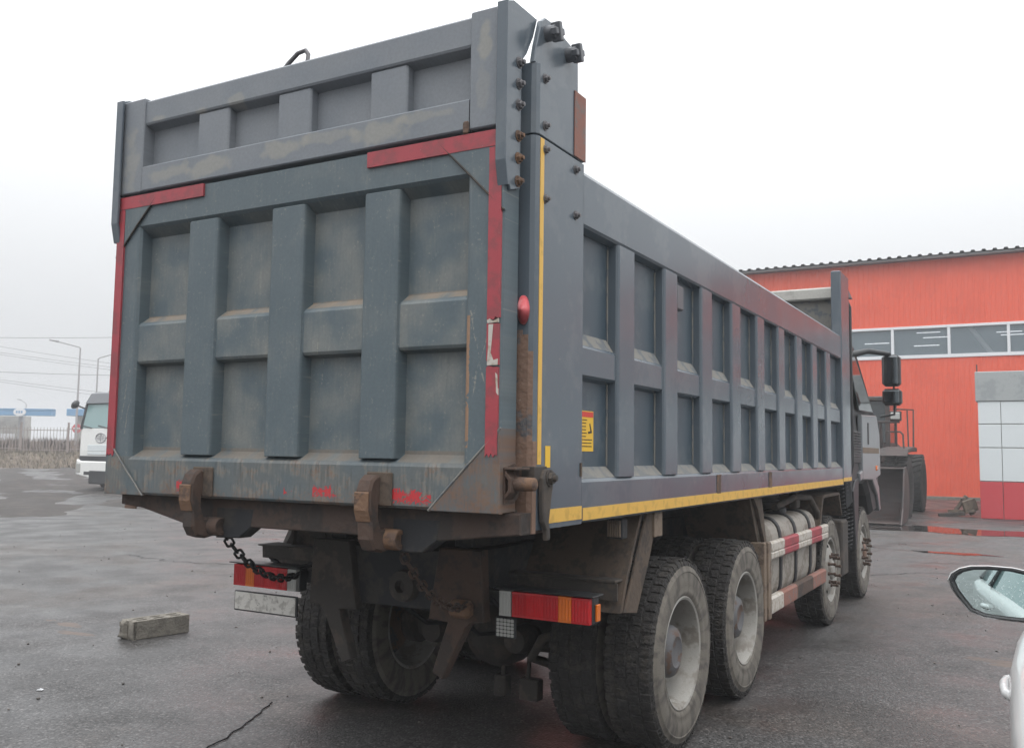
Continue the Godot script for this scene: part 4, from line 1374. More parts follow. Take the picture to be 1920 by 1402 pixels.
	b.prism([Vector2(-3.74, 1.39), Vector2(-3.9, 1.39), Vector2(-3.99, 1.04), Vector2(-3.96, 1.04)], 0, 0.62, 1.17, 0.003)
	part(g, "mud_guard_bracket", b, M["muddy_steel"])
	for ax in [[-6.72, 0.78], [-8.81, 0.0]]:
		if ax[1] == 0.0: continue
		for s in [-1.0, 1.0]:
			b = mb()
			b.prism([Vector2(-6.2, 1.0), Vector2(-6.35, 1.3), Vector2(-6.45, 1.315), Vector2(-7.25, 1.315), Vector2(-7.4, 1.06), Vector2(-7.37, 1.06), Vector2(-7.23, 1.285), Vector2(-6.46, 1.285), Vector2(-6.38, 1.27), Vector2(-6.23, 1.0)], 0, s * 0.78, s * 1.2, 0.003)
			part(g, "arched_mud_guard", b, M["muddy_steel"])
	b = mb()
	b.tube([Vector3(1.05, 1.25, -5.0), Vector3(1.1, 1.32, -5.6), Vector3(1.14, 1.3, -6.0), Vector3(1.16, 1.15, -6.25), Vector3(1.16, 0.98, -6.3)], 0.03, 10)
	part(g, "breather_pipe", b, M["grimy_steel"])
	for z in [-4.15, -5.55]:
		b = mb()
		b.lohi(Vector3(1.05, 1.22, z - 0.14), Vector3(1.12, 1.39, z), 0.008)
		part(g, "sill_clip", b, M["grimy_steel"])
	b = mb()
	b.lohi(Vector3(0.85, 0.4, -7.75), Vector3(1.2, 1.0, -7.4), 0.02)
	part(g, "battery_box", b, M["grimy_steel"])

func build_wheels(t: Node3D) -> void:
	# tyre: half width 0.15, tread radius 0.545; parts shared between all wheels
	var R := 0.548
	var side := mb()
	side.lathe([Vector2(-0.125, 0.312), Vector2(-0.142, 0.335), Vector2(-0.152, 0.4), Vector2(-0.15, 0.455), Vector2(-0.14, 0.5)], 72, 0.0, TAU, 2.0)
	side.lathe([Vector2(0.14, 0.5), Vector2(0.147, 0.478), Vector2(0.151, 0.474), Vector2(0.152, 0.466), Vector2(0.149, 0.462), Vector2(0.153, 0.43), Vector2(0.152, 0.39), Vector2(0.147, 0.36), Vector2(0.149, 0.355), Vector2(0.142, 0.335), Vector2(0.125, 0.312)], 72, 0.0, TAU, 2.0)
	for i in side.t.size(): side.t[i].y *= 1.6
	var side_m := side.mesh()
	var tr := mb()
	tr.lathe([Vector2(-0.14, 0.5), Vector2(-0.134, 0.52), Vector2(-0.12, R - 0.014), Vector2(0.0, R - 0.008), Vector2(0.12, R - 0.014), Vector2(0.134, 0.52), Vector2(0.14, 0.5)], 72)
	rng.seed = 5
	var nb := 56
	for i in nb:
		for lane in 4:
			var a := TAU * (i + (0.5 if lane % 2 else 0.0) + rng.randf_range(-0.14, 0.14)) / nb
			var xx: float = [-0.104, -0.036, 0.036, 0.104][lane]
			var hh := rng.randf_range(0.35, 1.0)
			tr.xf = Transform3D(Basis(Vector3.RIGHT, a), Vector3.ZERO)
			tr.box(Vector3(xx, R - 0.008 - (0.004 if lane in [0, 3] else 0.0), 0.0), Vector3(0.058, 0.02 * hh, TAU * R / nb * (0.72 if lane in [0, 3] else 0.82)), 0.003)
			if lane in [0, 3]:
				# shoulder lug running down onto the side
				var sg := signf(xx)
				tr.prism([Vector2(sg * 0.115, R - 0.008), Vector2(sg * 0.133, R - 0.02), Vector2(sg * 0.141, 0.508), Vector2(sg * 0.142, 0.5), Vector2(sg * 0.13, 0.49)], 2, -0.018 * hh, 0.02 * hh)
	tr.xf = Transform3D()
	var tread_m := tr.mesh()
	# rear dual rim: deep dish on its outer side
	var rim := mb()
	rim.lathe([Vector2(0.118, 0.318), Vector2(0.134, 0.325), Vector2(0.14, 0.318), Vector2(0.134, 0.305), Vector2(0.112, 0.296), Vector2(0.03, 0.286), Vector2(-0.05, 0.276), Vector2(-0.085, 0.262)], 56, 0.0, TAU, 1.0)
	rim.lathe([Vector2(-0.105, 0.0), Vector2(-0.11, 0.22), Vector2(-0.125, 0.3), Vector2(-0.134, 0.318), Vector2(-0.118, 0.322)], 48)
	var rim_m := rim.mesh()
	var dish := mb()
	dish.lathe([Vector2(-0.085, 0.262), Vector2(-0.095, 0.245), Vector2(-0.1, 0.2), Vector2(-0.1, 0.0)], 48)
	var dish_m := dish.mesh()
	var hub := mb()
	hub.lathe([Vector2(-0.1, 0.215), Vector2(-0.08, 0.212), Vector2(-0.075, 0.165), Vector2(-0.02, 0.158), Vector2(0.06, 0.15), Vector2(0.085, 0.135), Vector2(0.1, 0.09), Vector2(0.09, 0.07), Vector2(0.09, 0.0)], 36)
	var hub_m := hub.mesh()
	var nut := hex_bolt(0.019, 0.03)
	# steered wheel: disc pushed out, hand holes left open
	var disc := mb()
	disc.lathe([Vector2(0.118, 0.318), Vector2(0.134, 0.325), Vector2(0.14, 0.318), Vector2(0.132, 0.302), Vector2(0.1, 0.29), Vector2(0.085, 0.285)], 56)
	var prof := [Vector2(0.085, 0.285), Vector2(0.098, 0.27), Vector2(0.112, 0.25), Vector2(0.122, 0.228), Vector2(0.13, 0.205), Vector2(0.136, 0.18)]
	var NS := 100
	for i in NS:
		for j in 5:
			var am := TAU * (i + 0.5) / NS
			var rm: float = (prof[j].y + prof[j + 1].y) * 0.5
			var da := fposmod(am, TAU / 10.0) - TAU / 20.0
			if Vector2(da * rm / 0.03, (rm - 0.242) / 0.023).length() < 1.0: continue
			disc.lathe([prof[j], prof[j + 1]], 1, TAU * i / NS, TAU * (i + 1) / NS)
	disc.lathe([Vector2(0.136, 0.18), Vector2(0.14, 0.16), Vector2(0.14, 0.1), Vector2(0.13, 0.0)], 48)
	disc.lathe([Vector2(-0.12, 0.312), Vector2(-0.1, 0.29), Vector2(0.05, 0.28), Vector2(0.06, 0.0)], 40)
	var disc_m := disc.mesh()
	var cap := mb()
	cap.lathe([Vector2(0.13, 0.1), Vector2(0.15, 0.096), Vector2(0.165, 0.08), Vector2(0.17, 0.05), Vector2(0.17, 0.0)], 28)
	var cap_m := cap.mesh()
	var long_nut := mb()
	long_nut.lathe([Vector2(0.0, 0.02), Vector2(0.016, 0.018), Vector2(0.02, 0.013), Vector2(0.05, 0.012), Vector2(0.058, 0.017), Vector2(0.074, 0.016), Vector2(0.078, 0.008), Vector2(0.078, 0.0)], 10)
	var long_m := long_nut.mesh()
	for z in [-2.12, -3.47, -6.72, -8.81]:
		for s in [-1.0, 1.0]:
			var dual: bool = z > -4.0
			for x in ([1.072, 0.735] if dual else [1.06]):
				var w := group_part(t, "wheel")
				w.position = Vector3(s * x - (0.09 if dual and s < 0.0 else 0.0), R, z)
				# an inner dual wheel is dished the other way round
				var flip: bool = s < 0.0
				if dual and x < 1.0: flip = not flip
				w.basis = (Basis(Vector3.UP, PI) if flip else Basis()) * Basis(Vector3.RIGHT, rng.randf_range(0.0, TAU))
				part(w, "sidewall", side_m, M["tyre_side"])
				part(w, "tread", tread_m, M["rubber"])
				if dual:
					part(w, "rim", rim_m, M["rim_paint"])
					part(w, "disc", dish_m, M["post_rust"])
					if x > 1.0:
						part(w, "hub", hub_m, M["hub_grey"])
						for k in 10:
							var a := TAU * k / 10.0
							put(w, "wheel_nut", nut, M["rust"], Transform3D(Basis(), Vector3(-0.08, cos(a) * 0.19, sin(a) * 0.19)))
				else:
					part(w, "rim", disc_m, M["rim_paint"])
					part(w, "hub_cap", cap_m, M["rim_paint"] if z > -8.0 else M["post_rust"])
					for k in 10:
						var a := TAU * k / 10.0
						put(w, "wheel_nut", long_m, M["rust"], Transform3D(Basis(), Vector3(0.138, cos(a) * 0.152, sin(a) * 0.152)))

# the cab's flanks lean inwards above the door sill
func lean(b: MB) -> MB:
	for i in b.v.size():
		var p := b.v[i]
		if p.y > 2.2: b.v[i] = Vector3(p.x - signf(p.x) * 0.17 * (p.y - 2.2) * clampf((absf(p.x) - 0.8) * 4.0, 0.0, 1.0), p.y, p.z + 0.3 * (p.y - 2.2) * clampf((-p.z - 8.3) * 0.8, 0.0, 1.0))
	return b

func build_cab(t: Node3D) -> void:
	var g := group_part(t, "cab")
	var b := mb()
	# shell: side outline (z, y) run across the width, then the upper half narrows
	var outline := [Vector2(-7.98, 1.1), Vector2(-7.96, 2.6), Vector2(-8.02, 3.02), Vector2(-8.12, 3.14), Vector2(-9.3, 3.22), Vector2(-9.65, 3.1), Vector2(-10.02, 2.2), Vector2(-10.14, 1.75), Vector2(-10.18, 1.0), Vector2(-9.6, 0.95), Vector2(-9.35, 1.2), Vector2(-9.1, 1.36), Vector2(-8.6, 1.38), Vector2(-8.3, 1.2)]
	b.prism(outline, 0, -1.2, 1.2, 0.05)
	part(g, "shell", lean(b), M["black_plastic"])
	# doors, windows, mirrors on both sides
	for s in [-1.0, 1.0]:
		b = mb()
		b.prism([Vector2(-8.62, 1.42), Vector2(-8.6, 2.2), Vector2(-9.85, 2.24), Vector2(-10.05, 2.0), Vector2(-10.08, 1.45), Vector2(-9.5, 1.4)], 0, s * 1.18, s * 1.238, 0.012)
		part(g, "door", lean(b), M["cab_grey"])
		b = mb()
		b.prism([Vector2(-8.66, 2.26), Vector2(-8.7, 2.95), Vector2(-9.3, 2.98), Vector2(-9.8, 2.28)], 0, s * 1.195, s * 1.212, 0.004)
		part(g, "door_window", lean(b), M["glass_dark"])
		b = mb()
		b.prism([Vector2(-8.0, 1.62), Vector2(-8.0, 3.0), Vector2(-8.3, 3.12), Vector2(-8.6, 3.1), Vector2(-8.58, 1.62)], 0, s * 1.19, s * 1.226, 0.01)
		part(g, "rear_quarter_panel", lean(b), M["black_plastic"])
		b = mb()
		b.lohi(Vector3(s * 1.236, 1.74, -9.95), Vector3(s * 1.2415, 1.81, -8.62))
		part(g, "door_stripe", b, M["wood_beige"])
		b = mb()
		b.lohi(Vector3(s * 1.236, 1.85, -9.1), Vector3(s * 1.245, 2.12, -9.02), 0.004)
		part(g, "door_handle", b, M["black_plastic"])
		# ribbed air intake behind the door
		b = mb()
		b.lohi(Vector3(s * 1.0, 1.4, -8.55), Vector3(s * 1.2, 2.02, -8.0), 0.02)
		part(g, "intake_box", b, M["black_plastic"])
		for i in 11:
			b = mb()
			b.lohi(Vector3(s * 1.19, 1.66 + i * 0.031, -8.5), Vector3(s * 1.24, 1.676 + i * 0.031, -7.97), 0.004)
			part(g, "intake_rib", b, M["black_plastic"])
		# front mud guard, step and its flap
		b = mb()
		b.prism([Vector2(-8.42, 1.5), Vector2(-8.9, 1.58), Vector2(-9.5, 1.52), Vector2(-9.95, 1.3), Vector2(-10.05, 1.0), Vector2(-9.97, 0.98), Vector2(-9.8, 1.2), Vector2(-9.4, 1.4), Vector2(-8.8, 1.46), Vector2(-8.45, 1.4)], 0, s * 1.12, s * 1.235, 0.012)
		part(g, "wheel_arch", b, M["cab_grey"])
		b = mb()
		b.prism([Vector2(-8.05, 1.3), Vector2(-8.2, 1.42), Vector2(-8.45, 1.45), Vector2(-8.38, 1.0), Vector2(-8.25, 0.62), Vector2(-8.18, 0.62), Vector2(-8.12, 1.0)], 0, s * 0.85, s * 1.215, 0.01)
		part(g, "mud_flap", b, M["black_plastic"])
		b = mb()
		b.xf = Transform3D(Basis(), Vector3(s * 1.238, 1.55, -9.72))
		b.box(Vector3.ZERO, Vector3(0.03, 0.07, 0.14), 0.014)
		part(g, "side_indicator", b, M["lens_amber"])
		# mirror arm and two heads
		var m := group_part(t, "wing_mirror")
		b = mb()
		b.tube([Vector3(s * 1.0, 2.98, -9.1), Vector3(s * 1.2, 3.06, -9.4), Vector3(s * 1.42, 3.04, -9.7)], 0.045, 10, 0.03)
		b.tube([Vector3(s * 1.42, 3.04, -9.7), Vector3(s * 1.47, 3.0, -9.72), Vector3(s * 1.47, 2.25, -9.72), Vector3(s * 1.3, 2.22, -9.7)], 0.016, 8)
		part(m, "arm", b, M["black_plastic"])
		for q in [[2.62, 3.03, 1.33, 1.55], [2.37, 2.585, 1.33, 1.56]]:
			b = mb()
			b.lohi(Vector3(s * q[2], q[0], -9.86), Vector3(s * q[3], q[1], -9.66), 0.035)
			part(m, "mirror_housing", b, M["black_plastic"])
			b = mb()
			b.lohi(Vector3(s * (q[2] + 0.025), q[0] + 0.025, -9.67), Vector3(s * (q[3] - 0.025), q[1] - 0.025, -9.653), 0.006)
			part(m, "mirror_glass", b, M["mirror_dark_reflection"])
	b = mb()
	b.prism([Vector2(-9.66, 3.05), Vector2(-9.68, 3.06), Vector2(-10.03, 2.25), Vector2(-10.01, 2.22)], 0, -1.08, 1.08)
	part(g, "windscreen", lean(b), M["glass_dark"])
	# looms of springy air lines behind the wheel arch
	for k in 3:
		b = mb()
		var pts := []
		for i in 140:
			var f := i / 139.0
			var a := f * TAU * 17.0
			pts.append(Vector3(1.1 + 0.03 * k + cos(a) * 0.035, 1.42 - f * 0.75 + 0.02 * sin(k * 2.0), -7.86 - 0.07 * k - 0.12 * sin(f * PI) + sin(a) * 0.035))
		b.tube(pts, 0.007, 5)
		part(g, "coiled_hose", b, M["black_plastic"])
	# tall pipe behind the cab against the front post
	b = mb()
	b.tube([Vector3(1.22, 1.5, -7.82), Vector3(1.24, 1.6, -7.84), Vector3(1.24, 3.4, -7.84), Vector3(1.2, 3.5, -7.84), Vector3(1.1, 3.52, -7.82)], 0.022, 8)
	part(g, "stack_pipe", b, M["black_plastic"])

# ------------------------------------------------------------------ wheel loader by the wall
func build_loader() -> void:
	var t := thing("wheel_loader", "dark muddy wheel loader with lowered bucket in front of the red wall", "loader")
	var X := -1.35
	var Y: Material = M["loader_paint"]
	var b := mb()
	# bucket seen from its open front: curved back, floor, side cheeks
	var prof := []
	for i in 13:
		var a := -PI * 0.5 + PI * 0.95 * i / 12.0
		prof.append(Vector2(-22.35 - cos(a) * 0.72, 0.72 + sin(a) * 0.7))
	b = mb()
	for i in 12:
		var p: Vector2 = prof[i]
		var q: Vector2 = prof[i + 1]
		var nn := Vector3(0, (0.72 - p.y), (-22.35 - p.x)).normalized()
		b.quad(Vector3(X - 1.5, p.y, p.x), Vector3(X + 1.5, p.y, p.x), Vector3(X + 1.5, q.y, q.x), Vector3(X - 1.5, q.y, q.x), nn)
		var o := nn * -0.04
		b.quad(Vector3(X - 1.5, p.y, p.x) + o, Vector3(X + 1.5, p.y, p.x) + o, Vector3(X + 1.5, q.y, q.x) + o, Vector3(X - 1.5, q.y, q.x) + o, -nn)
	b.lohi(Vector3(X - 1.5, 0.02, -22.36), Vector3(X + 1.5, 0.06, -21.35), 0.01)
	b.lohi(Vector3(X - 1.5, 1.36, -22.5), Vector3(X + 1.5, 1.42, -22.3), 0.02)
	part(t, "bucket", b, Y)
	for s in [-1.0, 1.0]:
		b = mb()
		var ck := [Vector2(-21.35, 0.02), Vector2(-21.75, 0.4), Vector2(-22.2, 1.42), Vector2(-22.5, 1.44)]
		for i in 11: ck.append(prof[11 - i])
		b.prism(ck, 0, X + s * 1.5, X + s * 1.54, 0.006)
		part(t, "bucket_cheek", b, Y)
		# lift arms
		b = mb()
		b.prism([Vector2(-22.9, 0.55), Vector2(-23.3, 0.62), Vector2(-24.6, 1.75), Vector2(-25.0, 1.95), Vector2(-25.1, 1.7), Vector2(-24.6, 1.4), Vector2(-23.2, 0.35)], 0, X + s * 0.5, X + s * 0.62, 0.02)
		part(t, "lift_arm", b, Y)
	# bodies, hood, cab
	b = mb()
	b.lohi(Vector3(X - 0.55, 0.7, -26.4), Vector3(X + 0.55, 1.5, -24.2), 0.05)
	part(t, "front_frame", b, Y)
	b = mb()
	b.prism([Vector2(-26.4, 0.75), Vector2(-26.4, 1.95), Vector2(-28.0, 2.1), Vector2(-29.4, 1.95), Vector2(-29.6, 1.0), Vector2(-29.2, 0.7)], 0, X - 0.75, X + 0.75, 0.06)
	part(t, "engine_hood", b, Y)
	b = mb()
	for q in [[-0.72, -25.6], [0.72, -25.6], [-0.72, -27.2], [0.72, -27.2]]:
		b.lohi(Vector3(X + q[0] - 0.06, 1.9, q[1] - 0.06), Vector3(X + q[0] + 0.06, 3.35, q[1] + 0.06), 0.01)
	b.lohi(Vector3(X - 0.85, 3.3, -27.35), Vector3(X + 0.85, 3.45, -25.45), 0.04)
	b.lohi(Vector3(X - 0.75, 1.5, -27.2), Vector3(X + 0.75, 2.1, -25.6), 0.03)
	part(t, "cab_frame", b, Y)
	for s in [-1.0, 1.0]:
		b = mb()
		b.lohi(Vector3(X + s * 0.73, 2.1, -27.12), Vector3(X + s * 0.745, 3.3, -25.68))
		part(t, "cab_window", b, M["glass_dark"])
		# fenders with deck and handrails
		b = mb()
		b.prism([Vector2(-23.55, 1.72), Vector2(-23.7, 1.9), Vector2(-25.3, 1.98), Vector2(-25.9, 1.96), Vector2(-25.9, 1.84), Vector2(-25.3, 1.86), Vector2(-23.75, 1.8)], 0, X + s * 0.72, X + s * 1.46, 0.015)
		part(t, "fender", b, Y)
		b = mb()
		var hx: float = X + s * 1.4
		b.tube([Vector3(hx, 1.95, -25.6), Vector3(hx, 3.05, -25.75), Vector3(hx - s * 0.55, 3.08, -25.75)], 0.025, 7)
		b.tube([Vector3(hx - s * 0.12, 1.95, -25.5), Vector3(hx - s * 0.16, 3.03, -25.7)], 0.02, 7)
		b.tube([Vector3(hx - s * 0.1, 1.9, -24.2), Vector3(hx - s * 0.12, 2.3, -24.25), Vector3(hx - s * 0.2, 2.38, -24.3), Vector3(hx - s * 0.55, 2.38, -24.3)], 0.025, 7)
		part(t, "handrail", b, M["grimy_steel"])
	# work lamp on its bracket over the fender
	b = mb()
	b.lohi(Vector3(X + 0.62, 2.62, -24.3), Vector3(X + 1.2, 2.68, -24.2), 0.01)
	b.lohi(Vector3(X + 0.95, 2.68, -24.32), Vector3(X + 1.25, 2.95, -24.16), 0.02)
	b.tube([Vector3(X + 0.7, 1.9, -24.4), Vector3(X + 0.7, 2.66, -24.25)], 0.04, 8)
	part(t, "work_lamp_bracket", b, Y)
	b = mb()
	b.lohi(Vector3(X + 0.98, 2.72, -24.17), Vector3(X + 1.22, 2.91, -24.13), 0.02)
	part(t, "work_lamp", b, M["lens_clear"])
	b = mb()
	b.lohi(Vector3(X - 0.7, 2.1, -25.6), Vector3(X + 0.7, 3.3, -25.585))
	part(t, "windscreen", b, M["glass_dark"])
	# big lugged tyres
	var R := 0.88
	var ty := mb()
	ty.lathe([Vector2(-0.24, 0.36), Vector2(-0.3, 0.5), Vector2(-0.32, 0.68), Vector2(-0.29, 0.82), Vector2(-0.22, R - 0.03), Vector2(0.22, R - 0.03), Vector2(0.29, 0.82), Vector2(0.32, 0.68), Vector2(0.3, 0.5), Vector2(0.24, 0.36)], 48)
	for i in 26:
		for s in [-1.0, 1.0]:
			ty.xf = Transform3D(Basis(Vector3.RIGHT, TAU * (i + (0.5 if s > 0.0 else 0.0)) / 26.0) , Vector3.ZERO) * Transform3D(Basis(Vector3.UP, s * 0.5), Vector3(s * 0.15, R - 0.02, 0))
			ty.box(Vector3.ZERO, Vector3(0.3, 0.07, 0.1), 0.012)
	ty.xf = Transform3D()
	var tm := ty.mesh()
	var rm := mb()
	rm.lathe([Vector2(0.24, 0.37), Vector2(0.22, 0.34), Vector2(0.06, 0.32), Vector2(0.05, 0.18), Vector2(0.1, 0.15), Vector2(0.1, 0.0)], 32)
	var rmm := rm.mesh()
	for z in [-24.6, -28.3]:
		for s in [-1.0, 1.0]:
			var w := group_part(t, "wheel")
			w.position = Vector3(X + s * 1.1, R, z)
			w.basis = Basis() if s > 0.0 else Basis(Vector3.UP, PI)
			part(w, "tyre", tm, M["rubber"])
			part(w, "rim", rmm, M["loader_paint"])

# ------------------------------------------------------------------ white truck across the yard
func build_white_truck() -> void:
	var t := thing("white_truck", "white tractor truck with grey visor and black bumper, parked by the fence", "truck")
	var x0 := -27.8
	var x1 := -25.3
	var xc := (x0 + x1) * 0.5
	var z := -18.7
	var W: Material = M["truck_white"]
	var b := mb()
	b.prism([Vector2(z, 1.0), Vector2(z + 0.02, 1.5), Vector2(z - 0.0, 2.28), Vector2(z - 0.2, 3.25), Vector2(z - 0.3, 3.4), Vector2(z - 2.1, 3.4), Vector2(z - 2.15, 1.0)], 0, x0 + 0.06, x1 - 0.06, 0.05)
	part(t, "cab_shell", b, W)
	b = mb()
	b.prism([Vector2(z - 0.02, 2.32), Vector2(z + 0.005, 2.33), Vector2(z - 0.175, 3.22), Vector2(z - 0.21, 3.22)], 0, x0 + 0.14, x1 - 0.14)
	part(t, "windscreen", b, M["glass_pale"])
	for s in [-1.0, 1.0]:
		b = mb()
		b.tube([Vector3(xc + s * 1.14, 2.3, z - 0.0), Vector3(xc + s * 1.12, 3.22, z - 0.18)], 0.06, 8)
		part(t, "pillar", b, M["black_plastic"])
	b = mb()
	b.prism([Vector2(z - 0.16, 3.22), Vector2(z - 0.08, 3.25), Vector2(z - 0.3, 3.62), Vector2(z - 0.5, 3.68), Vector2(z - 2.0, 3.68), Vector2(z - 2.1, 3.4), Vector2(z - 0.3, 3.4)], 0, x0 + 0.1, x1 - 0.16, 0.05)
	part(t, "roof_visor", b, M["dark_grey_paint"])
	for i in 4:
		b = mb()
		b.lohi(Vector3(xc - 0.35 + i * 0.24, 3.66, z - 0.58), Vector3(xc - 0.2 + i * 0.24, 3.73, z - 0.46), 0.015)
		part(t, "roof_lamp", b, M["lens_clear"])
	# front panel lines, emblem: an oval ring with a winged figure one
	b = mb()
	b.lohi(Vector3(x0 + 0.55, 1.48, z + 0.02), Vector3(x1 - 0.55, 1.72, z + 0.04), 0.01)
	b.lohi(Vector3(x0 + 0.55, 1.36, z + 0.02), Vector3(x1 - 0.55, 1.45, z + 0.04), 0.01)
	part(t, "grille_bar", b, M["panel_white"])
	var em := group_part(t, "emblem")
	b = mb()
	var ring := []
	for i in 33: ring.append(Vector3(xc + cos(TAU * i / 32.0) * 0.28, 1.97 + sin(TAU * i / 32.0) * 0.17, z + 0.02))
	b.tube(ring, 0.02, 6)
	part(em, "ring", b, M["pole_grey"])
	b = mb()
	b.lohi(Vector3(xc - 0.02, 1.83, z), Vector3(xc + 0.02, 2.11, z + 0.03), 0.004)
	for s in [-1.0, 1.0]:
		for k in 3:
			var l: float = [0.19, 0.22, 0.17][k]
			b.lohi(Vector3(xc + s * 0.05, 1.9 + k * 0.06, z), Vector3(xc + s * l, 1.925 + k * 0.06, z + 0.03), 0.004)
	part(em, "wing_bars", b, M["pole_grey"])
	b = mb()
	b.lohi(Vector3(x0 + 0.08, 1.1, z - 0.1), Vector3(x1 - 0.08, 1.32, z + 0.03), 0.03)
	part(t, "grille_band", b, M["black_plastic"])
	b = mb()
	b.prism([Vector2(x0, 0.62), Vector2(x0 + 0.02, 1.18), Vector2(x0 + 0.25, 1.12), Vector2(x1 - 0.25, 1.12), Vector2(x1 - 0.02, 1.18), Vector2(x1, 0.62), Vector2(x1 - 0.75, 0.5), Vector2(x0 + 0.75, 0.5)], 2, z - 0.35, z + 0.1, 0.04)
	part(t, "bumper", b, W)
	b = mb()
	b.lohi(Vector3(x0 + 0.8, 0.3, z - 0.3), Vector3(x1 - 0.3, 0.78, z + 0.13), 0.03)
	b.lohi(Vector3(x0 + 0.5, 0.62, z - 0.2), Vector3(x0 + 1.1, 0.74, z + 0.115), 0.01)
	part(t, "lower_bumper", b, M["black_plastic"])
	for s in [-1.0, 1.0]:
		b = mb()
		b.lohi(Vector3(xc + s * 0.93, 0.66, z + 0.0), Vector3(xc + s * 1.24, 1.06, z + 0.12), 0.05)
		part(t, "headlamp", b, M["lens_clear"])
		b = mb()
		b.tube([Vector3(xc + s * 1.12, 3.02, z - 0.2), Vector3(xc + s * 1.38, 3.18, z + 0.1)], 0.03, 7)
		part(t, "mirror_arm", b, M["black_plastic"])
		b = mb()
		b.xf = Transform3D(Basis(Vector3.BACK, s * -0.5) * Basis.from_scale(Vector3(1.3, 0.8, 0.6)), Vector3(xc + s * 1.42, 3.2, z + 0.12))
		b.lathe([Vector2(-0.17, 0.0), Vector2(-0.14, 0.1), Vector2(-0.05, 0.17), Vector2(0.05, 0.17), Vector2(0.14, 0.1), Vector2(0.17, 0.0)], 16)
		part(t, "mirror", b, M["black_plastic"])
		b = mb()
		b.xf = Transform3D(Basis(), Vector3(xc + s * 1.08, 0.52, z - 1.35))
		b.lathe([Vector2(-0.15, 0.27), Vector2(-0.15, 0.46), Vector2(-0.12, 0.52), Vector2(0.12, 0.52), Vector2(0.15, 0.46), Vector2(0.15, 0.27), Vector2(0.05, 0.2), Vector2(0.05, 0.0)] if s > 0.0 else [Vector2(-0.05, 0.0), Vector2(-0.05, 0.2), Vector2(-0.15, 0.27), Vector2(-0.15, 0.46), Vector2(-0.12, 0.52), Vector2(0.12, 0.52), Vector2(0.15, 0.46), Vector2(0.15, 0.27)], 32)
		part(t, "wheel", b, M["rubber"])
		b = mb()
		b.lohi(Vector3(xc + s * 1.19, 2.3, z - 1.5), Vector3(xc + s * 1.195, 3.05, z - 0.5))
		part(t, "door_window", b, M["glass_dark"])
	for q in [-0.55, 0.35]:
		b = mb()
		b.tube([Vector3(xc + q, 2.33, z + 0.02), Vector3(xc + q - 0.55, 2.42, z + 0.0)], 0.018, 6)
		part(t, "wiper", b, M["black_plastic"])
	b = mb()
	b.lohi(Vector3(xc - 0.45, 0.65, z - 7.0), Vector3(xc + 0.45, 0.95, z - 0.5), 0.02)
	part(t, "frame", b, M["chassis_black"])
	for zz in [z - 5.0, z - 6.3]:
		for s in [-1.0, 1.0]:
			b = mb()
			b.xf = Transform3D(Basis(), Vector3(xc + s * 0.95, 0.52, zz))
			b.lathe([Vector2(-0.28, 0.0), Vector2(-0.28, 0.46), Vector2(-0.25, 0.52), Vector2(0.25, 0.52), Vector2(0.28, 0.46), Vector2(0.28, 0.0)], 28)
			part(t, "wheel", b, M["rubber"])

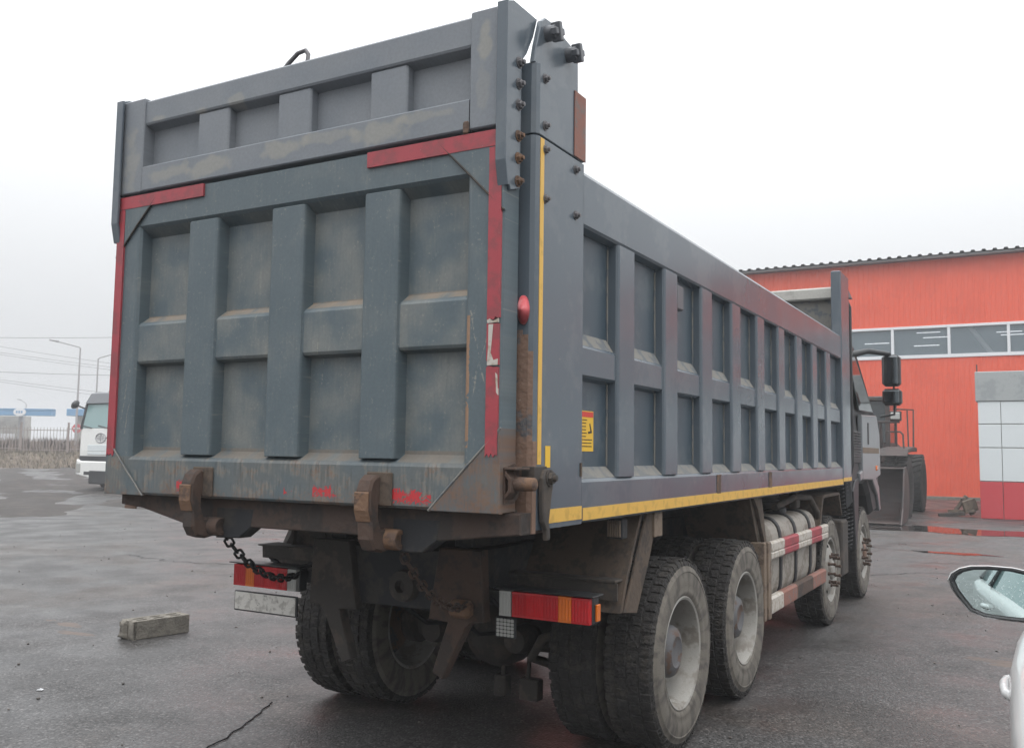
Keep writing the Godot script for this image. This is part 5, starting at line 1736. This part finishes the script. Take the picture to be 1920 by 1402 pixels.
# ------------------------------------------------------------------ white car beside the camera
func build_car() -> void:
	var t := thing("white_car", "white car with rain beaded wing mirror beside the truck", "car")
	var W: Material = M["white_paint"]
	t.position = Vector3(2.945, 0, 0.25)
	t.rotation.y = 0.026
	# local: left flank at x = 0, middle at x = 0.92, nose towards -z
	var c := 0.92
	# stations: z, half width at the shoulder, belt y, roof y (roof = belt: bonnet or boot), glass inset
	var st := [[-2.75, 0.6, 0.72, 0.74, 0.02], [-2.62, 0.76, 0.9, 0.93, 0.04], [-2.3, 0.84, 1.02, 1.06, 0.06], [-1.75, 0.83, 1.04, 1.08, 0.08], [-1.3, 0.85, 1.08, 1.13, 0.1], [-0.95, 0.872, 1.11, 1.34, 0.14], [-0.5, 0.9, 1.14, 1.64, 0.24], [0.0, 0.92, 1.16, 1.7, 0.27], [0.7, 0.92, 1.17, 1.71, 0.28], [1.3, 0.905, 1.18, 1.67, 0.28], [1.62, 0.86, 1.17, 1.5, 0.24], [1.78, 0.78, 1.05, 1.08, 0.1], [1.82, 0.7, 0.75, 0.77, 0.05]]
	for s in [-1.0, 1.0]:
		var lower := []
		var glass := []
		var roof := []
		for q in st:
			var w: float = q[1]
			var y: float = q[2]
			var row := []
			for e in [[0.94, 0.24], [0.975, 0.36], [0.985, 0.55], [0.995, 0.75], [1.0, 0.88]]:
				row.append(Vector3(c + s * w * e[0], minf(e[1], y - 0.05), q[0]))
			row.append(Vector3(c + s * (w * 0.998), y - 0.045, q[0]))
			row.append(Vector3(c + s * (w * 0.99), y - 0.015, q[0]))
			row.append(Vector3(c + s * (w - 0.03), y, q[0]))
			row.append(Vector3(c + s * (w - 0.055), y + 0.004, q[0]))
			lower.append(row)
			var top: float = q[3]
			var a := Vector3(c + s * (w - 0.055), y + 0.004, q[0])
			var e2 := Vector3(c + s * (w - 0.055 - q[4]), maxf(top - 0.08, y + 0.006), q[0])
			glass.append([a, a.lerp(e2, 0.5) + Vector3(s * 0.012, 0.008, 0), e2])
			roof.append([e2, Vector3(c + s * (w - 0.12 - q[4]) * 0.9, top - 0.02, q[0]), Vector3(c + s * w * 0.35, top, q[0]), Vector3(c, top + 0.01, q[0])])
		var b := mb()
		b.sheet(lower, Vector3(c, 0.7, -0.4))
		part(t, "body_side", b, W)
		b = mb()
		b.sheet(glass, Vector3(c, 1.1, -0.4))
		part(t, "side_glass", b, M["glass_pale"])
		b = mb()
		b.sheet(roof, Vector3(c, 0.8, -0.4))
		part(t, "roof_and_bonnet", b, W)
		# window pillars and sill strip
		b = mb()
		for z in [[-0.98, -0.52], [0.35, 0.35], [1.32, 1.5]]:
			var g0: Array = glass_at(st, c, s, z[0])
			var g1: Array = glass_at(st, c, s, z[1])
			b.tube([g0[0] + Vector3(s * 0.002, 0, 0), g1[1]], 0.022, 6)
		part(t, "window_pillar", b, M["black_plastic"])
		# door handle: raised grip over a scooped cup
		b = mb()
		var hx: float = c + s * 0.918
		b.tube([Vector3(hx - s * 0.015, 1.085, 0.12), Vector3(hx + s * 0.006, 1.087, 0.085), Vector3(hx + s * 0.012, 1.089, 0.03), Vector3(hx + s * 0.012, 1.09, -0.03), Vector3(hx + s * 0.006, 1.089, -0.085), Vector3(hx - s * 0.015, 1.087, -0.12)], 0.013, 9)
		part(t, "door_handle", b, W)
		for z in [-1.85, 0.95]:
			b = mb()
			b.xf = Transform3D(Basis(), Vector3(c + s * 0.8, 0.34, z))
			var pr := [Vector2(-0.1, 0.0), Vector2(-0.1, 0.3), Vector2(-0.08, 0.34), Vector2(0.08, 0.34), Vector2(0.1, 0.3), Vector2(0.1, 0.22), Vector2(0.06, 0.2), Vector2(0.06, 0.0)]
			b.lathe(pr, 32)
			part(t, "wheel", b, M["rubber"])
	var b := mb()
	b.lohi(Vector3(c - 0.78, 0.2, -2.6), Vector3(c + 0.78, 0.3, 1.72), 0.03)
	part(t, "underbody", b, M["matt_black"])
	# left wing mirror
	var m := group_part(t, "wing_mirror")
	m.position = t.to_local(Vector3(2.862, 1.196, -0.85))
	m.rotation = Vector3(-0.045, 0.04, 0.0)
	var k := 0.00203
	var ol := []
	for q in [[-70, 18], [-64, 31], [-50, 41], [-30, 47], [0, 49], [40, 48], [72, 42], [84, 26], [86, 0], [82, -28], [74, -44], [58, -50], [20, -49], [-12, -46], [-36, -37], [-52, -16], [-63, 0]]: ol.append(Vector2(q[0], q[1]) * k)
	var rings := []
	var cen := Vector2(0.012, 0.0)
	for q in [[0.0, 0.96], [0.006, 1.0], [-0.02, 1.02], [-0.055, 0.99], [-0.085, 0.86], [-0.105, 0.6], [-0.112, 0.2]]:
		var row := []
		for i in ol.size() + 1:
			var p: Vector2 = cen + (ol[i % ol.size()] - cen) * q[1]
			row.append(Vector3(p.x, p.y, q[0]))
		rings.append(row)
	b = mb()
	b.sheet(rings, Vector3(0, 0, -0.03))
	part(m, "housing", b, W)
	# dark frame, thick on the outer lower side
	b = mb()
	var fr := []
	for q in [[0.004, 0.965], [0.009, 0.95], [0.006, 0.9], [-0.004, 0.84]]:
		var row := []
		for i in ol.size() + 1:
			var p: Vector2 = cen + (ol[i % ol.size()] - cen) * q[1]
			row.append(Vector3(p.x, p.y, q[0]))
		fr.append(row)
	b.sheet(fr, Vector3(0, 0, -2.0))
	part(m, "frame", b, M["black_plastic"])
	b = mb()
	var gl := []
	for p in ol: gl.append(cen + (p - cen) * 0.875 + Vector2(0.006, 0.004))
	b.prism(gl, 2, -0.012, -0.001)
	part(m, "mirror_glass", b, M["mirror_glass"])
	b = mb()
	b.tube([Vector3(0.1, -0.05, -0.05), Vector3(0.16, -0.06, -0.03), Vector3(0.22, -0.07, 0.0)], 0.03, 10, 0.04)
	part(m, "stalk", b, M["black_plastic"])
	# rain beads on the glass
	b = mb()
	rng.seed = 9
	for i in 420:
		var p := Vector2(rng.randf_range(-0.11, 0.15), -0.09 + 0.14 * pow(rng.randf(), 1.7))
		if not Geometry2D.is_point_in_polygon(p, PackedVector2Array(gl)): continue
		var r := rng.randf_range(0.0006, 0.0017)
		b.xf = Transform3D(Basis(Vector3.UP, -PI / 2), Vector3(p.x, p.y, -0.001))
		b.lathe([Vector2(0.0, r), Vector2(r * 0.35, r * 0.8), Vector2(r * 0.6, 0.0)], 8)
	var dm := mat("rain_bead", lin(0.75, 0.8, 0.8), 0.05, 0.6)
	var beads := part(m, "rain_beads", b, dm)
	beads.set_meta("kind", "stuff")

func glass_at(st: Array, c: float, s: float, z: float) -> Array:
	for i in st.size() - 1:
		if z >= st[i][0] and z <= st[i + 1][0]:
			var f: float = (z - st[i][0]) / (st[i + 1][0] - st[i][0])
			var w := lerpf(st[i][1], st[i + 1][1], f)
			var y := lerpf(st[i][2], st[i + 1][2], f)
			var top := lerpf(st[i][3], st[i + 1][3], f)
			var g := lerpf(st[i][4], st[i + 1][4], f)
			return [Vector3(c + s * (w - 0.055), y + 0.004, z), Vector3(c + s * (w - 0.055 - g), maxf(top - 0.08, y + 0.006), z)]
	return [Vector3.ZERO, Vector3.UP]

# ------------------------------------------------------------------ road side on the left
func build_roadside() -> void:
	# the bank runs along d = (0.87, 0, -0.5), facing the yard
	var o := Vector3(-65.5, 0, -38.8)
	var dx := Vector3(0.866, 0, -0.5)
	var nz := Vector3(0.5, 0, 0.866) * -1.0
	nz = Vector3(0.5, 0, 0.866)
	var f := fnl(401, 0.11, 4)
	var g := []
	for i in 25:
		var row := []
		for j in 121:
			var a := -60.0 + 160.0 * j / 120.0
			var e := -60.0 + 66.0 * pow(i / 24.0, 0.35)
			var p := o + dx * a + nz * e
			var y := lerpf(1.05, -0.05, smoothstep(0.5, 6.0, e)) + 0.12 * f.get_noise_2d(p.x, p.z)
			if i == 24: y = -0.1
			row.append(Vector3(p.x, y, p.z))
		g.append(row)
	var b := mb()
	b.sheet(g, o + Vector3(0, -300, 0))
	structure("soil_bank", b, M["soil"], "brown grassy bank with bare soil under the fence", "bank")
	# dry grass tufts on the bank and the weedy field behind the fence
	var blade := mb()
	blade.tri(Vector3(-0.012, 0, 0), Vector3(0.012, 0, 0), Vector3(0.04, 1, 0.05), Vector3.BACK, Vector3.BACK, Vector3.UP)
	blade.tri(Vector3(0, 0, -0.012), Vector3(0, 0, 0.012), Vector3(-0.06, 0.8, 0.02), Vector3.RIGHT, Vector3.RIGHT, Vector3.UP)
	blade.tri(Vector3(-0.01, 0, 0.01), Vector3(0.01, 0, -0.01), Vector3(0.02, 0.9, -0.08), Vector3.BACK, Vector3.BACK, Vector3.UP)
	var bm := blade.mesh()
	for q in [["dry_grass", 16000, -1.0, 5.5, 0.12, 0.4, "short dry tan grass on the bank below the fence"], ["dry_weeds", 12000, -34.0, -0.6, 0.6, 1.5, "tall brown withered weeds behind the fence"]]:
		var mm := MultiMesh.new()
		mm.transform_format = MultiMesh.TRANSFORM_3D
		mm.use_colors = true
		mm.mesh = bm
		mm.instance_count = q[1]
		rng.seed = q[1]
		for i in q[1]:
			var a := rng.randf_range(-22.0, 32.0)
			var e := rng.randf_range(q[2], q[3])
			var p := o + dx * a + nz * e
			var y := lerpf(1.05, -0.05, smoothstep(0.5, 6.0, e)) + 0.12 * f.get_noise_2d(p.x, p.z) - 0.03
			var h := rng.randf_range(q[4], q[5])
			mm.set_instance_transform(i, Transform3D(Basis(Vector3.UP, rng.randf() * TAU).scaled(Vector3(2.2 * h + 0.6, h, 2.2 * h + 0.6)), Vector3(p.x, y, p.z)))
			mm.set_instance_color(i, Color(0.17, 0.125, 0.09).lerp(Color(0.085, 0.06, 0.048), rng.randf()) if q[0] == "dry_weeds" else Color(0.22, 0.175, 0.115).lerp(Color(0.1, 0.085, 0.055), rng.randf()))
		var mi := MultiMeshInstance3D.new()
		mi.name = q[0]
		mi.multimesh = mm
		mi.material_override = M["dry_grass"]
		mi.set_meta("kind", "stuff")
		mi.set_meta("label", q[6])
		mi.set_meta("category", "grass")
		add_child(mi)
	# iron fence
	var t := thing("iron_fence", "low iron picket fence with pointed tops along the road bank", "fence")
	var pick := mb()
	pick.prism([Vector2(-0.014, 0.0), Vector2(0.014, 0.0), Vector2(0.014, 2.02), Vector2(0.0, 2.14), Vector2(-0.014, 2.02)], 2, -0.014, 0.014)
	var pm := pick.mesh()
	var post := mb()
	post.lohi(Vector3(-0.06, 0, -0.06), Vector3(0.06, 2.35, 0.06), 0.01)
	post.lohi(Vector3(-0.075, 2.35, -0.075), Vector3(0.075, 2.39, 0.075), 0.01)
	var pom := post.mesh()
	var turn := Basis(Vector3.UP, atan2(0.5, 0.866))
	for k in 6:
		var a0 := -9.3 + 3.6 * k
		put(t, "post", pom, M["fence_paint"], Transform3D(turn, o + dx * a0 + Vector3(0, 1.0, 0)))
		var sag := 0.1 * (k % 2)
		for y in [0.36, 1.86]:
			b = mb()
			b.xf = Transform3D(turn, o + dx * a0 + Vector3(0, 1.0 - sag, 0))
			b.lohi(Vector3(0.03, y, -0.03), Vector3(3.57, y + 0.05, 0.0))
			part(t, "rail", b, M["fence_paint"])
		for i in 14:
			put(t, "picket", pm, M["fence_paint"], Transform3D(turn, o + dx * (a0 + 0.25 * (i + 1)) + Vector3(0, 1.0 - sag + rng.randf_range(-0.02, 0.02), 0.015)))
	# low pale kerb behind
	# street lamps
	street_lamp(Vector3(-67.5, 0.8, -46.5), 9.15, Vector3(-0.9, 0.0, 0.42), 2.1, "tall street lamp with arm and small cross piece behind the fence")
	street_lamp(Vector3(-72.2, 0.6, -51.7), 9.1, Vector3(0.82, 0.0, -0.45), 1.9, "street lamp whose arm reaches over the white truck")
	street_lamp(Vector3(-140.0, 0.6, -88.3), 7.7, Vector3(-0.8, 0.0, 0.5), 0.9, "distant hazy street lamp above the blue canopy")
	# filling station in the haze
	var c0 := thing("filling_station", "hazy filling station with long blue canopy and white oval badges", "filling station")
	var q0 := Vector3(-94.0, 0, -62.5)
	b = mb()
	b.xf = Transform3D(turn, q0)
	b.lohi(Vector3(-24.0, 4.95, -1.0), Vector3(-0.5, 5.45, 0.0), 0.03)
	part(c0, "canopy", b, M["canopy_blue"])
	b = mb()
	b.xf = Transform3D(turn, q0)
	b.lohi(Vector3(-24.0, 5.45, -1.0), Vector3(-0.5, 5.75, 0.01), 0.03)
	part(c0, "canopy_top_band", b, M["canopy_blue_dark"])
	for x in [-4.1, -11.0]:
		b = mb()
		b.xf = Transform3D(turn, q0 + turn * Vector3(x, 5.35, 0.02)) * Transform3D(Basis(Vector3.UP, -PI / 2) * Basis.from_scale(Vector3(1, 0.62, 1.0)), Vector3.ZERO)
		b.lathe([Vector2(0.0, 0.72), Vector2(0.05, 0.72), Vector2(0.06, 0.0)], 28)
		part(c0, "badge", b, M["frame_white"])
		b = mb()
		b.xf = Transform3D(turn, q0)
		for k in 3: b.lohi(Vector3(x - 0.4 + k * 0.28, 5.22, 0.08), Vector3(x - 0.22 + k * 0.28, 5.48, 0.09))
		part(c0, "badge_lettering", b, M["canopy_blue"])
	b = mb()
	b.xf = Transform3D(turn, q0)
	b.lohi(Vector3(-8.2, 0, -4.0), Vector3(-4.8, 4.95, -2.0), 0.02)
	part(c0, "kiosk", b, M["pale_concrete"])
	b = mb()
	b.xf = Transform3D(turn, q0)
	b.lohi(Vector3(-7.2, 0, -1.98), Vector3(-5.6, 2.9, -1.95))
	part(c0, "kiosk_door", b, M["frame_white"])
	for x in [-8.4, -4.7]:
		b = mb()
		b.xf = Transform3D(turn, q0)
		b.lohi(Vector3(x - 0.25, 0, -1.9), Vector3(x + 0.25, 4.95, -1.4), 0.02)
		part(c0, "pillar", b, M["pole_grey"])
	var c1 := thing("entrance_canopy", "short blue canopy on one grey pier behind the white truck", "canopy")
	b = mb()
	b.xf = Transform3D(turn, q0)
	b.lohi(Vector3(1.2, 5.0, -6.0), Vector3(10.0, 5.8, 0.0), 0.03)
	part(c1, "canopy", b, M["canopy_blue"])
	b = mb()
	b.xf = Transform3D(turn, q0)
	b.lohi(Vector3(1.6, 0, -3.0), Vector3(2.9, 5.0, -1.6), 0.03)
	part(c1, "pier", b, M["pale_concrete"])
	# no-entry sign
	var s := thing("no_entry_sign", "round red no entry sign on a post beyond the fence", "road sign")
	var sp := Vector3(-83.8, 0.3, -58.1)
	b = mb()
	b.tube([sp, sp + Vector3(0, 3.4, 0)], 0.05, 8)
	part(s, "post", b, M["pole_grey"])
	b = mb()
	b.xf = Transform3D(turn, sp + Vector3(0, 3.1, 0) + nz * 0.08) * Transform3D(Basis(Vector3.UP, -PI / 2), Vector3.ZERO)
	b.lathe([Vector2(0.0, 0.0), Vector2(0.0, 0.48), Vector2(0.03, 0.48), Vector2(0.03, 0.0)], 28)
	part(s, "disc", b, M["panel_red"])
	b = mb()
	b.xf = Transform3D(turn, sp + Vector3(0, 3.1, 0) + nz * 0.12)
	b.lohi(Vector3(-0.34, -0.08, 0), Vector3(0.34, 0.08, 0.02))
	part(s, "bar", b, M["frame_white"])
	# overhead wires: end heights along the sight of the road
	var names := ["topmost overhead wire, alone and almost level", "upper sloping overhead wire above the pair", "upper wire of the sloping pair", "lower wire of the sloping pair", "level overhead wire meeting the lamp arm", "lowest sloping overhead wire, upper of two", "lowest sloping overhead wire, lower of two"]
	var ys := [[633, 632], [650, 681], [661, 688], [665, 693], [697.5, 703], [712, 737], [716, 744]]
	for i in 7:
		var d := 96.0
		var a := ray_at(-140.0, ys[i][0] - (ys[i][1] - ys[i][0]) * 0.667, d)
		var e := ray_at(420.0, ys[i][1] + (ys[i][1] - ys[i][0]) * 1.0, d)
		var pts := []
		for k in 13:
			var w := k / 12.0
			pts.append(a.lerp(e, w) + Vector3(0, -0.25 * 4.0 * w * (1.0 - w) + 0.2, 0))
		b = mb()
		b.tube(pts, 0.022 if i in [0, 4] else 0.015, 5)
		var wi := part(self, numbered("overhead_wire"), b, M["black_plastic"])
		tag(wi, names[i], "wire", "overhead wires along the road")

# a photo pixel (1920 wide) at a given depth, for things whose distance is known from the road
func ray_at(px: float, py: float, d: float) -> Vector3:
	var B := Basis(Vector3.UP, 0.5153) * Basis(Vector3.RIGHT, 0.0834) * Basis(Vector3.BACK, 0.0138)
	return Vector3(3.0196, 1.71, 3.1519) + B * Vector3((px - 960.0) / 1721.9, -(py - 701.0) / 1721.9, -1.0) * d

func street_lamp(at: Vector3, h: float, arm: Vector3, l: float, label: String) -> void:
	var t := thing("street_lamp", label, "street lamp", "street lamps along the road")
	var b := mb()
	b.tube([at, at + Vector3(0, h * 0.5, 0), at + Vector3(0, h, 0)], 0.11, 10, 0.06)
	part(t, "pole", b, M["pole_grey"])
	b = mb()
	var e := at + Vector3(0, h + 0.55, 0) + arm * l
	b.tube([at + Vector3(0, h - 0.1, 0), at + Vector3(0, h + 0.05, 0) + arm * 0.1, e], 0.05, 8)
	part(t, "arm", b, M["pole_grey"])
	b = mb()
	b.tube([e - arm * 0.1, e + arm * 0.35 + Vector3(0, 0.08, 0), e + arm * 0.7 + Vector3(0, 0.14, 0)], 0.1, 8, 0.07)
	part(t, "lamp_head", b, M["pole_grey"])

# ------------------------------------------------------------------ small things on the asphalt
func build_small_things() -> void:
	# hollow concrete block, one end broken
	var t := thing("concrete_block", "grey hollow concrete block with a broken end lying on the asphalt", "block")
	t.position = Vector3(-3.92, 0, -2.36)
	t.rotation.y = -0.2
	var b := mb()
	var L := 0.57
	var H := 0.165
	var W := 0.19
	# walls round six slots: long webs and cross webs; x from -W to 0, z from 0 to -L
	var nzf := fnl(501, 9.0, 3)
	for q in [[-W, -W + 0.034], [-W * 0.5 - 0.011, -W * 0.5 + 0.011], [-0.034, 0.0]]:
		b.lohi(Vector3(q[0], 0.0, -L), Vector3(q[1], H, -0.03), 0.006)
	for i in 4:
		var z := -0.03 - i * (L - 0.09) / 3.0
		b.lohi(Vector3(-W + 0.04, 0.0, z - 0.06), Vector3(-0.04, H - 0.003, z), 0.004)
	b.lohi(Vector3(-W + 0.03, 0.004, -L + 0.03), Vector3(-0.03, H * 0.45, -0.05))
	part(t, "block_body", b, M["concrete"])
	# broken end face: rough sheet bulging past the webs
	for q in [[-W, -0.085, 0.055], [-0.08, 0.0, 0.02]]:
		var g := []
		for i in 9:
			var row := []
			for j in 9:
				var x: float = lerpf(q[0], q[1], j / 8.0)
				var y := H * i / 8.0
				var e := 0.0 if (i in [0, 8] or j in [0, 8]) else 1.0
				row.append(Vector3(x, y + (0.0 if i in [0] else 0.012 * nzf.get_noise_2d(x * 9.0, y * 9.0)), -0.035 + q[2] * (0.35 + 0.65 * e) * (0.6 + 0.8 * absf(nzf.get_noise_2d(x * 3.0 + 5.0, y * 3.0))) if q[2] > 0.05 else -0.032 + 0.012 * e))
			g.append(row)
		b = mb()
		b.sheet(g, Vector3(-0.1, 0.09, -0.4))
		# close it back to the webs
		for i in 8:
			b.quad(g[i][0], g[i + 1][0], Vector3(q[0], g[i + 1][0].y, -0.06), Vector3(q[0], g[i][0].y, -0.06), Vector3.LEFT)
			b.quad(g[i][8], g[i + 1][8], Vector3(q[1], g[i + 1][8].y, -0.06), Vector3(q[1], g[i][8].y, -0.06), Vector3.RIGHT)
			b.quad(g[8][i], g[8][i + 1], Vector3(g[8][i + 1].x, H - 0.002, -0.06), Vector3(g[8][i].x, H - 0.002, -0.06), Vector3.UP)
		part(t, "broken_end", b, M["concrete"])
	# black cable
	b = mb()
	var pts := []
	var f := fnl(511, 1.3, 3)
	for i in 40:
		var w := i / 39.0
		var p := Vector3(-1.02, 0.007, -0.36).lerp(Vector3(-1.48, 0.007, -1.58), w)
		p += Vector3(0.022 * f.get_noise_1d(w * 5.0) + 0.05 * sin(w * PI), 0.0, 0.015 * f.get_noise_1d(w * 6.0 + 9.0))
		pts.append(p)
	b.tube(pts, 0.0045, 7)
	var cb := part(self, "black_cable", b, M["matt_black"])
	tag(cb, "thin black cable lying on the asphalt behind the truck", "cable")
	# scrap of white paper
	b = mb()
	b.xf = Transform3D(Basis(Vector3.UP, 0.5), Vector3(-3.05, 0.004, -0.95))
	b.prism([Vector2(-0.022, 0.0), Vector2(0.02, 0.0), Vector2(0.024, 0.006), Vector2(0.0, 0.01), Vector2(-0.02, 0.004)], 2, -0.008, 0.008)
	var pw := part(self, "paper_scrap", b, M["frame_white"])
	tag(pw, "tiny white paper scrap on the wet asphalt", "litter")
	# loose chippings
	var st := mb()
	var pp := []
	for i in 6: pp.append(Vector2(cos(TAU * i / 6.0) * 0.5, sin(TAU * i / 6.0) * (0.35 if i % 2 else 0.42)))
	st.prism(pp, 1, 0.0, 0.5, 0.14)
	var mm := MultiMesh.new()
	mm.transform_format = MultiMesh.TRANSFORM_3D
	mm.use_colors = true
	mm.mesh = st.mesh()
	mm.instance_count = 1400
	rng.seed = 21
	for i in 1400:
		var p := Vector3(rng.randf_range(-16, 6), 0.0, rng.randf_range(-14, 2.5))
		var s := 0.006 + 0.022 * pow(rng.randf(), 4.0)
		mm.set_instance_transform(i, Transform3D(Basis(Vector3.UP, rng.randf() * TAU).scaled(Vector3(s * rng.randf_range(0.7, 1.5), s, s)), p))
		mm.set_instance_color(i, Color(0.05, 0.045, 0.042).lerp(Color(0.16, 0.14, 0.125), rng.randf()))
	var mi := MultiMeshInstance3D.new()
	mi.name = "loose_chippings"
	mi.multimesh = mm
	mi.material_override = M["dry_grass"]
	mi.set_meta("kind", "stuff")
	mi.set_meta("label", "loose stone chippings scattered on the asphalt")
	mi.set_meta("category", "gravel")
	add_child(mi)
